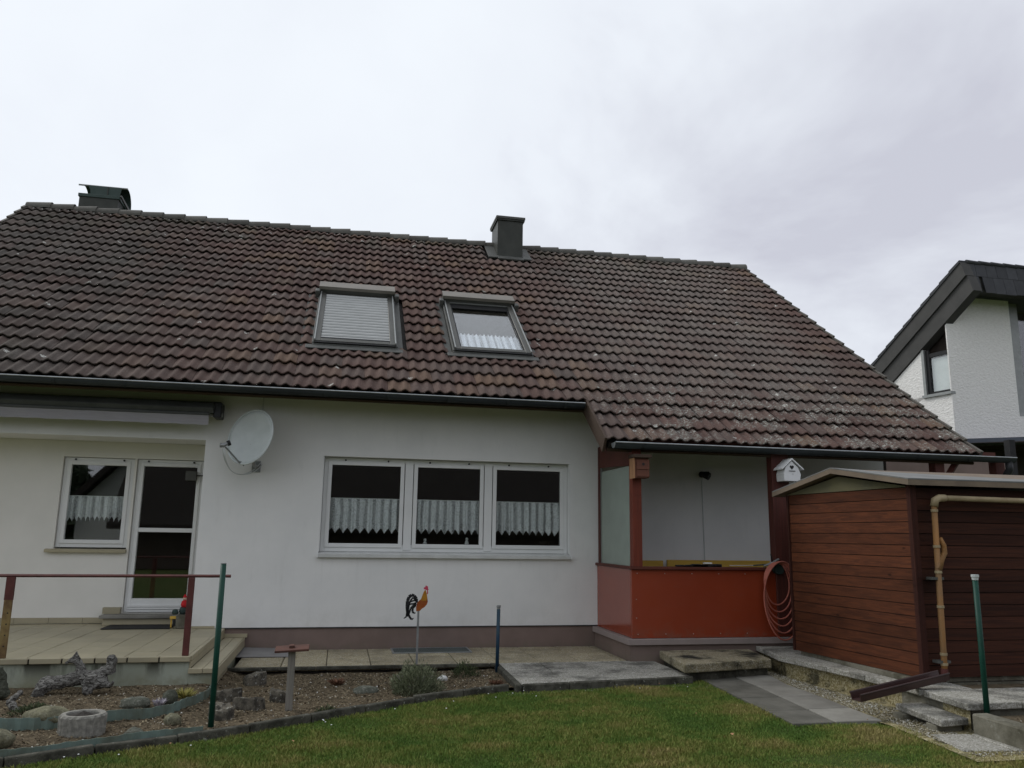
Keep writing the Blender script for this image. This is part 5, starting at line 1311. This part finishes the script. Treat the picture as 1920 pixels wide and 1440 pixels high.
bsh = tuft('lavender_shrub', (.80,-2.66,bz(.8,-2.66)), 9500, .235, .24, 'lav', 'rounded grey-green lavender-like shrub in front of the rooster stake', 'shrub', .0030, ball=True, seed=1)
mb = MB()
for k in range(16):
    a = k*2.4; rr = .12+.08*random.random(); mb.tube([(.80,-2.66,bz(.8,-2.66)), (.80+cos(a)*rr*.6,-2.66+sin(a)*rr*.6,bz(.8,-2.66)+.09), (.80+cos(a)*rr,-2.66+sin(a)*rr,bz(.8,-2.66)+.18)], .004, 5)
setp(mb.obj('stems', 'greywood'), bsh)
tuft('small_shrub', (1.42,-1.82,bz(1.42,-1.82)), 900, .14, .15, 'darkshrub', 'small sparse dark green shrub near the blue post', 'shrub', .004, ball=True, seed=2)
tuft('dry_plant', (1.66,-2.42,bz(1.66,-2.42)), 260, .12, .07, 'redleaf', 'dry brown tuft in the bed corner below the slabs', 'plant', .004, .4, seed=3)
tuft('dry_plant', (.05,-2.14,bz(.05,-2.14)), 240, .12, .08, 'redleaf', 'small reddish dry plant in the middle of the bed', 'plant', .005, .4, seed=4)
tuft('crocus_clump', (-1.42,-3.30,bz(-1.42,-3.3)+.01), 130, .09, .07, 'crocus', 'clump of pale lilac crocus blooms in front of the terrace wall', 'flowers', .006, .6, seed=5)
tuft('grass_tuft', (-1.27,-3.02,bz(-1.27,-3.02)), 260, .12, .10, 'yellowleaf', 'yellow-green grass tuft inside the end of the curved edging', 'plant', .005, .45, seed=6)
tuft('dark_plant', (-2.0,-3.72,bz(-2.0,-3.72)), 420, .14, .09, 'blackleaf', 'blackish low plant just behind the concrete ring', 'plant', .006, .35, seed=7)
tuft('dry_plant', (-2.26,-4.74,bz(-2.2,-4.7)), 150, .10, .06, 'yellowleaf', 'dry straw tuft in front of the large yellowish stone', 'plant', .004, .4, seed=8)
tuft('moss_plant', (-2.35,-3.45,bz(-2.35,-3.45)), 700, .16, .05, 'darkshrub', 'flat dark green cushion plant in front of the driftwood', 'plant', .005, ball=True, seed=9)
tuft('moss_plant', (-.03,-3.45,bz(-.03,-3.45)), 260, .09, .04, 'darkshrub', 'tiny green cushion plant at the kerb right of the wooden stand', 'plant', .005, ball=True, seed=10)
o = rockobj('stump_cut', (-1.36,-3.36+.15,bz(-1.36,-3.2)), (.13,.11,.12), 'darkdrift', 21, 'short dark cut stump left of the yellow-green grass tuft', 'stump', flat=.5)

# posts
def post(name, x, y, z0, z1, r_, mat, label, capmat, capr, caph, topx=0):
    t_ = thing(name, label, 'post', (x, y, z0))
    MB().tube([(x, y, z0-.1), (x+topx, y, z1)], r_, 14).obj('tube', mat, t_, smooth=True)
    if capmat: MB().lathe((x+topx, y, z1-.004), [(capr*.8,0),(capr*.85,caph*.4),(capr,caph*.6),(capr,caph)], 14).obj('cap', capmat, t_)
    return t_
post('garden_post', -.915, -3.90, -.05, 1.20, .0225, 'greenpost', 'tall dark green tube post standing by the terrace railing', 'steel', .0235, .012)
post('garden_post', 5.265, -4.957, .04, 1.155, .022, 'greenpost', 'dark green tube post with torn white top in front of the shed', 'dish', .031, .045)
post('garden_post', 1.83, -1.56, -.02, .63, .0205, 'bluepost', 'short dark blue tube post with metal cap at the bed corner', 'steel', .025, .045, .008)
# wooden stand with board top
ws = thing('wooden_stand', 'grey weathered wooden post with a small reddish board on top', 'stand', (-.35,-3.34,-.07))
MB().box(-.385,-.325,-3.37,-3.31,-.12,.445).obj('post', 'greywood', ws, bevel=.004)
xf = Matrix.Translation((-.355,-3.34,.455)) @ Matrix.Rotation(R(-3), 4, 'Y') @ Matrix.Rotation(R(6), 4, 'X')
MB().box(-.145,.145,-.09,.09,-.008,.012, xf).obj('board', 'topboard', ws, bevel=.003)
MB().box(-.025,.02,-.03,.02,.012,.035, xf).obj('knob', 'topboard', ws, bevel=.003)
# rooster on stake
ro = thing('rooster_stake', 'flat painted metal rooster ornament on a thin metal stake', 'garden ornament', (.95,-1.30,-.03))
MB().box(.928,.952,-1.308,-1.300,-.08,.60).obj('stake', 'steel', ro)
def plate(name, pts, mat, y=-1.31, th=.006):
    S_ = .00398
    P = [(.945+(x-785)*.00645, y, .59+(1145-z)*.00645) for x, z in pts]
    import mathutils
    from mathutils.geometry import tessellate_polygon
    tri = tessellate_polygon([[Vector((p[0], p[2], 0)) for p in P]]); n = len(P)
    vs = P+[(p[0], p[1]+th, p[2]) for p in P]
    fs = [tuple(t_) for t_ in tri]+[tuple(n+i for i in t_[::-1]) for t_ in tri]+[(i, (i+1) % n, n+(i+1) % n, n+i) for i in range(n)]
    return MB().add(vs, fs).obj(name, mat, ro)
# outline points are (px, py) read in ornament units
plate('body', [(780.3,1146),(779.8,1139),(781.5,1131),(785,1127),(788.5,1124.5),(794,1127),(799.8,1124),(800.6,1129),(799,1134),(795,1138.5),(790,1141.5),(787,1145),(784,1145)], 'c_rooster_red')
plate('neck', [(787.5,1126.5),(790,1119),(792.5,1112),(795,1108.5),(797.4,1109.5),(798.2,1116),(799.8,1123.5),(797,1127.5),(792,1127.5)], 'c_rooster_gold', -1.3145)
plate('comb', [(792.2,1107),(793,1103.5),(794.5,1104),(796,1100.5),(798,1101.5),(800,1102.5),(800.2,1106),(801.5,1107.8),(800,1109),(800.6,1113.5),(799.5,1116.5),(798,1114),(797.5,1109.5),(795,1107.5)], 'c_comb', -1.318)
plate('face', [(796.4,1108.6),(798.2,1108.6),(798.4,1113),(797.4,1114)], 'whitepaint', -1.3215, .003)
def arc(pts, w):
    P = [Vector(((.945+(x-785)*.00645), -1.309, (.59+(1145-z)*.00645))) for x, z in pts]
    mbx = MB(); n = len(P)
    for i in range(n-1):
        d = (P[i+1]-P[i]).normalized(); s_ = Vector((-d.z,0,d.x))
        w0, w1 = w[i]*.00645, w[i+1]*.00645
        w0 *= 1.35; w1 *= 1.35; mbx.prism([P[i]-s_*w0, P[i+1]-s_*w1, P[i+1]+s_*w1, P[i]+s_*w0], (0,.006,0))
    return mbx.obj('tail_feather', 'black', ro)
arc([(781,1131),(780,1124),(776,1118.5),(771,1117.5),(766.5,1121),(763.8,1128),(763,1138),(764.2,1148),(763,1155),(758.5,1158.2)], [1.5,2,1.8,2,2.2,2,1.7,1.5,1.1,.4])
arc([(779,1128),(774,1121.5),(769.5,1127),(767,1134),(765.5,1143),(766.5,1151),(770,1157.5),(773,1160),(776,1157.5)], [1,1,1.1,1.3,1.3,1.4,1.5,1.2,.4])
arc([(780,1132),(775,1136),(770,1141),(768,1149),(764.5,1155)], [1.5,1.4,1.3,1.1,.7])
arc([(779.5,1135),(774,1140),(773.5,1146),(776,1149),(779.5,1148.5)], [1.2,1.4,1.4,1.2,.4])
arc([(766,1130),(771,1128.5),(776,1127),(780,1128)], [.8,1,1,1])
arc([(765,1136),(770,1133),(775,1133),(780,1131)], [.8,1,1.2,1.2])

# figures on the inner window sill
for i, (x, hh, lb) in enumerate(((1.73,.09,'small white figurine on the inner sill behind the middle window pane'), (1.15,.06,'tiny pale figurine on the inner sill at left of middle window'))):
    fg = thing('figurine', lb, 'figurine', (x,.28,1.30))
    MB().lathe((x,.28,1.33), [(.022,0),(.030,hh*.2),(.018,hh*.6),(.010,hh*.68)], 12).obj('body', 'whitepaint', fg, smooth=True)
    MB().lathe((x,.28,1.33+hh*.62), [(.008,0),(.021,.014),(.020,.032),(.006,.042)], 12).obj('head', 'whitepaint', fg, smooth=True)
tuft('window_plant', (2.86,.30,1.32), 160, .12, .10, 'blackleaf', 'dark potted plant tips behind the right window pane', 'plant', .006, .5, seed=12)
MB().box(-.2,3.1,.2,.322,1.29,1.315).obj('inner_sill', 'plinth', win)

# ================================================================== NEIGHBOUR (right)
nh = thing('neighbour_house', 'neighbouring white stucco house with dark slate roof edge at the right', 'house', (17,8,0))
C = Vector((14.68,6.0)); sdn = Vector((-.18,.98)).normalized()
def SPt(l, z, off=0): return Vector((C.x+sdn.x*l-sdn.y*off, C.y+sdn.y*l+sdn.x*off, z))
wl0, wl1, wz0, wz1 = .03, .74, 5.12, 6.22
mb = MB()
def pquad(mb, pts, th=.25):
    mb.prism(pts, (sdn.y*th, -sdn.x*th, 0))
slope = lambda l: 6.86-.70*l
pquad(mb, [SPt(0,0),SPt(6,0),SPt(6,wz0),SPt(0,wz0)]); pquad(mb, [SPt(wl1,wz0),SPt(6,wz0),SPt(6,slope(6)),SPt(wl1,slope(wl1))]); pquad(mb, [SPt(0,wz0+.0),SPt(wl0,wz0),SPt(wl0,slope(wl0)),SPt(0,slope(0))])
mb.obj('side_wall', 'stucco', nh)
MB().prism([(14.70,6.0,0),(14.70,6.0,6.9),(15.63,6.0,7.75),(16.60,6.0,7.95),(16.60,6.0,0)][::-1], (0,.02,0)).obj('front_wall', 'stucco', nh)
MB().box(16.62, 16.9, 6.06, 6.2, 4.6, 7.9).obj('corner_trim', 'alu_light', nh)
MB().box(16.9, 20, 6.25, 6.4, 4.6, 7.9).obj('front_window', 'reflect_wood', nh); MB().box(17.0, 19, 6.20, 6.24, 4.8, 7.4).obj('pane', 'glass', bpy.data.objects['front_window'])
MB().box(16.6, 21, 6.0, 6.3, 0, 4.6).obj('lower_front_wall', 'stucco', nh)
# window in the side wall
mb = MB()
def sbox(mb, l0, l1, z0, z1, o0, o1):
    mb.add([SPt(l0,z0,o0),SPt(l1,z0,o0),SPt(l1,z0,o1),SPt(l0,z0,o1),SPt(l0,z1,o0),SPt(l1,z1,o0),SPt(l1,z1,o1),SPt(l0,z1,o1)], [(0,3,2,1),(4,5,6,7),(0,1,5,4),(1,2,6,5),(2,3,7,6),(3,0,4,7)])
sbox(mb, wl0, wl0+.02, wz0+.05, wz1+.5, -.10, -.05); sbox(mb, wl1-.13, wl1-.03, wz0+.05, wz1+.1, -.10, -.04); sbox(mb, wl0+.06, wl1-.13, wz0+.05, wz0+.10, -.10, -.05); sbox(mb, wl0+.06, wl1-.13, wz1-.10, wz1, -.10, -.05)
nw = mb.obj('window', 'black', nh)
mb = MB(); sbox(mb, wl0+.02, wl1-.13, wz0+.1, wz1-.10, -.09, -.08); mb.obj('pane', 'glass', nw)
mb = MB(); sbox(mb, wl0+.02, wl1-.13, wz0+.1, wz1-.13, -.14, -.13); mb.obj('curtain', 'whitepaint', nw)
mb = MB(); sbox(mb, wl1-.03, wl1+.05, wz0+.0, wz1+.12, -.06, .02); sbox(mb, -.02, wl1+.08, wz0-.04, wz0+.03, -.14, .06); mb.obj('surround', 'alu_light', nw)
mb = MB(); sbox(mb, wl0-.0, wl1+.3, wz0, wz1+.7, -.3, -.27); mb.obj('backing', 'reflect_wood', nw)
# sloping verge fascia in two bands
rt0, rl0 = Vector((14.795,5.39,8.30)), Vector((14.20,8.62,5.97)); b0, b1_ = Vector((14.84,5.14,7.50)), Vector((14.31,8.03,5.44))
off = Vector((-.10,-.02,0))
def strip(a0, a1, c0, c1, th, name, mat):
    tv_ = Vector((th,0,0)); v8 = [a0, a1, c1, c0, a0+tv_, a1+tv_, c1+tv_, c0+tv_]
    return MB().add(v8, [(0,1,2,3),(7,6,5,4),(0,4,5,1),(1,5,6,2),(2,6,7,3),(3,7,4,0)]).obj(name, mat, nh)
mid0, mid1 = rt0.lerp(b0, .48), rl0.lerp(b1_, .48)
fA, fB = mid0+off*.6, mid1+off*.6
strip(rt0+off, rl0+off, mid0+off, mid1+off, .25, 'verge_fascia', 'fascia_grey')
strip(mid0+off*.5, mid1+off*.5, b0+off*.5, b1_+off*.5, .25, 'verge_fascia', 'fascia_grey')
L_ = (rl0-rt0)
for k in range(11):
    a = rt0+L_*(k/11)+off*1.25+Vector((0,0,.0)); b = rt0+L_*((k+1.08)/11)+off*1.25
    v8 = [a, b, b+Vector((.3,0,.0)), a+Vector((.3,0,.0))]; up_ = [p+Vector((0,0,.07 if i in (1,2) else .035)) for i, p in enumerate(v8)]
    MB().add([p-Vector((0,0,.03)) for p in v8]+up_, [(0,1,2,3),(7,6,5,4),(0,4,5,1),(1,5,6,2),(2,6,7,3),(3,7,4,0)]).obj('roof_tile', 'roof_grey', nh)
MB().add([rt0+Vector((.1,.0,.0)), rl0+Vector((.1,0,0)), rl0+Vector((6,0,0)), rt0+Vector((6,0,0))]+[p-Vector((0,0,.25)) for p in (rt0+Vector((.1,.0,.0)), rl0+Vector((.1,0,0)), rl0+Vector((6,0,0)), rt0+Vector((6,0,0)))], [(0,1,2,3),(7,6,5,4),(0,4,5,1),(1,5,6,2),(2,6,7,3),(3,7,4,0)]).obj('roof', 'roof_grey', nh)
# shingled front band
for r_, (zt, zb, y0, y1) in enumerate(((8.27, 7.93, 5.36, 5.30), (7.95, 7.50, 5.31, 5.22))):
    w = .30
    for k in range(15):
        x0 = 14.80+k*w+(.14 if r_ else 0)
        if r_ and k == 0: x0 = 14.84
        zj = random.uniform(-.006,.006)
        MB().add([(x0,y1,zb+zj),(x0+w-.008,y1,zb+zj),(x0+w-.008,y0,zt),(x0,y0,zt),(x0,y1+.03,zb+zj),(x0+w-.008,y1+.03,zb+zj),(x0+w-.008,y0+.03,zt),(x0,y0+.03,zt)], [(0,1,2,3),(7,6,5,4),(0,4,5,1),(1,5,6,2),(2,6,7,3),(3,7,4,0)]).obj('shingle', 'roof_grey', nh)
MB().box(14.9, 20, 5.36, 5.5, 7.6, 8.12).obj('eave_box', 'fascia_grey', nh)
MB().box(15.1, 20, 5.50, 6.0, 7.66, 7.72).obj('soffit', 'fascia_grey', nh)
for k in range(13): MB().tube([(14.88+k*.36,5.38,8.32),(15.27+k*.36,5.38,8.30)], .055, 8).obj('ridge_tile', 'roof_grey', nh)
# flat-roofed lean-to below, dark underneath
cp_ = thing('carport', 'flat carport roof with blue-grey edge between the two houses', 'carport', (14,5,0))
MB().prism([(13.2,6.0,3.76),(14.64,6.0,3.80),(17.5,3.0,3.72),(17.5,5.9,3.72),(13.2,5.98,3.72)][:4], (0,0,.15)).obj('roof_edge', 'fascia_blue', cp_)
MB().prism([(11.6,8.5,3.70),(14.6,5.98,3.72),(17.6,2.9,3.66),(19,8,3.66)], (0,0,.12)).obj('deck', 'reflect_wood', cp_)
MB().box(12.5, 19, 5.95, 5.99, 0, 3.7).obj('back_wall', 'reflect_wood', cp_)
MB().box(14.2, 14.35, 3.9, 4.05, 0, 3.68).obj('post', 'black', cp_)
gw = tag(MB().box(9.3, 13.3, 3.0, 3.2, 0, 3.15).obj('garden_wall', 'plinth'), 'shaded plain wall seen between shed roof and gutter at right', 'wall')  # shade put into the colour: dark plinth brown on a plain wall

# ================================================================== what the windows mirror (behind the viewer)
oh = thing('opposite_house', 'dark-roofed house behind the viewer, seen only mirrored in the window panes', 'house', (6,-30,0))
MB().add([(-9.2,-23,1.7),(17,-23,1.7),(17,-29,7.7),(-9.2,-29,7.7),(-9.2,-23,1.5),(17,-23,1.5),(17,-29,7.5),(-9.2,-29,7.5)], [(0,1,2,3),(7,6,5,4),(0,4,5,1),(1,5,6,2),(2,6,7,3),(3,7,4,0)]).obj('roof', 'far_roof', oh)
MB().box(-8.8,16.6,-34,-23.8,-.1,2.1).obj('wall', 'far_timber', oh)
oh2 = thing('opposite_gable_house', 'white gabled house behind the viewer, mirrored in the loggia window', 'house', (-10,-30,0))
MB().prism([(-12.1,-29,-.1),(-5.2,-29,-.1),(-5.2,-29,3.2),(-8.4,-29,6.6),(-12.1,-29,2.7)], (0,-6,0)).obj('wall', 'far_wall', oh2)
MB().prism([(-12.9,-28.4,1.9),(-8.4,-28.4,6.7),(-8.4,-28.4,7.1),(-12.9,-28.4,2.3)], (0,-7,0)).obj('roof_panel', 'far_roof', oh2)
MB().prism([(-8.4,-28.4,6.7),(-4.6,-28.4,2.6),(-4.6,-28.4,3.0),(-8.4,-28.4,7.1)], (0,-7,0)).obj('roof_panel', 'far_roof', oh2)
for k, (x, y, h_, r0) in enumerate(((-15.0,-38,4.6,1.2), (-16.6,-37,3.6,1.4), (-14.6,-42,4.4,1.3))):
    oh2_band = None
    tr_ = thing('far_tree', ['tall dark conifer behind the viewer, mirrored at left of the loggia window', 'broad conifer behind the viewer left of the taller one', 'conifer behind the mirrored gable house'][k], 'tree', (x,y,0))
    MB().tube([(x,y,-.1),(x,y,h_*.9)], .2, 8, rs=[.16,.03]).obj('trunk', 'reflect_wood', tr_)
    n = 1600; hh = rng.uniform(.12,1,n)**.9; a = rng.uniform(0,2*pi,n); rr = r0*(1.05-hh)*rng.uniform(.5,1,n)
    Pc = np.column_stack([x+np.cos(a)*rr, y+np.sin(a)*rr, hh*h_]); s_ = rng.uniform(.15,.4,n)
    V = Pc[:,None,:]+rng.normal(0,1,(n,3,3))*s_[:,None,None]
    tinted('crown', V.reshape(-1,3), np.arange(3*n).reshape(n,3), np.repeat(rng.uniform(0,1,n),3), 'treeleaf', tr_, kind=None)
print('objects', len(bpy.data.objects))
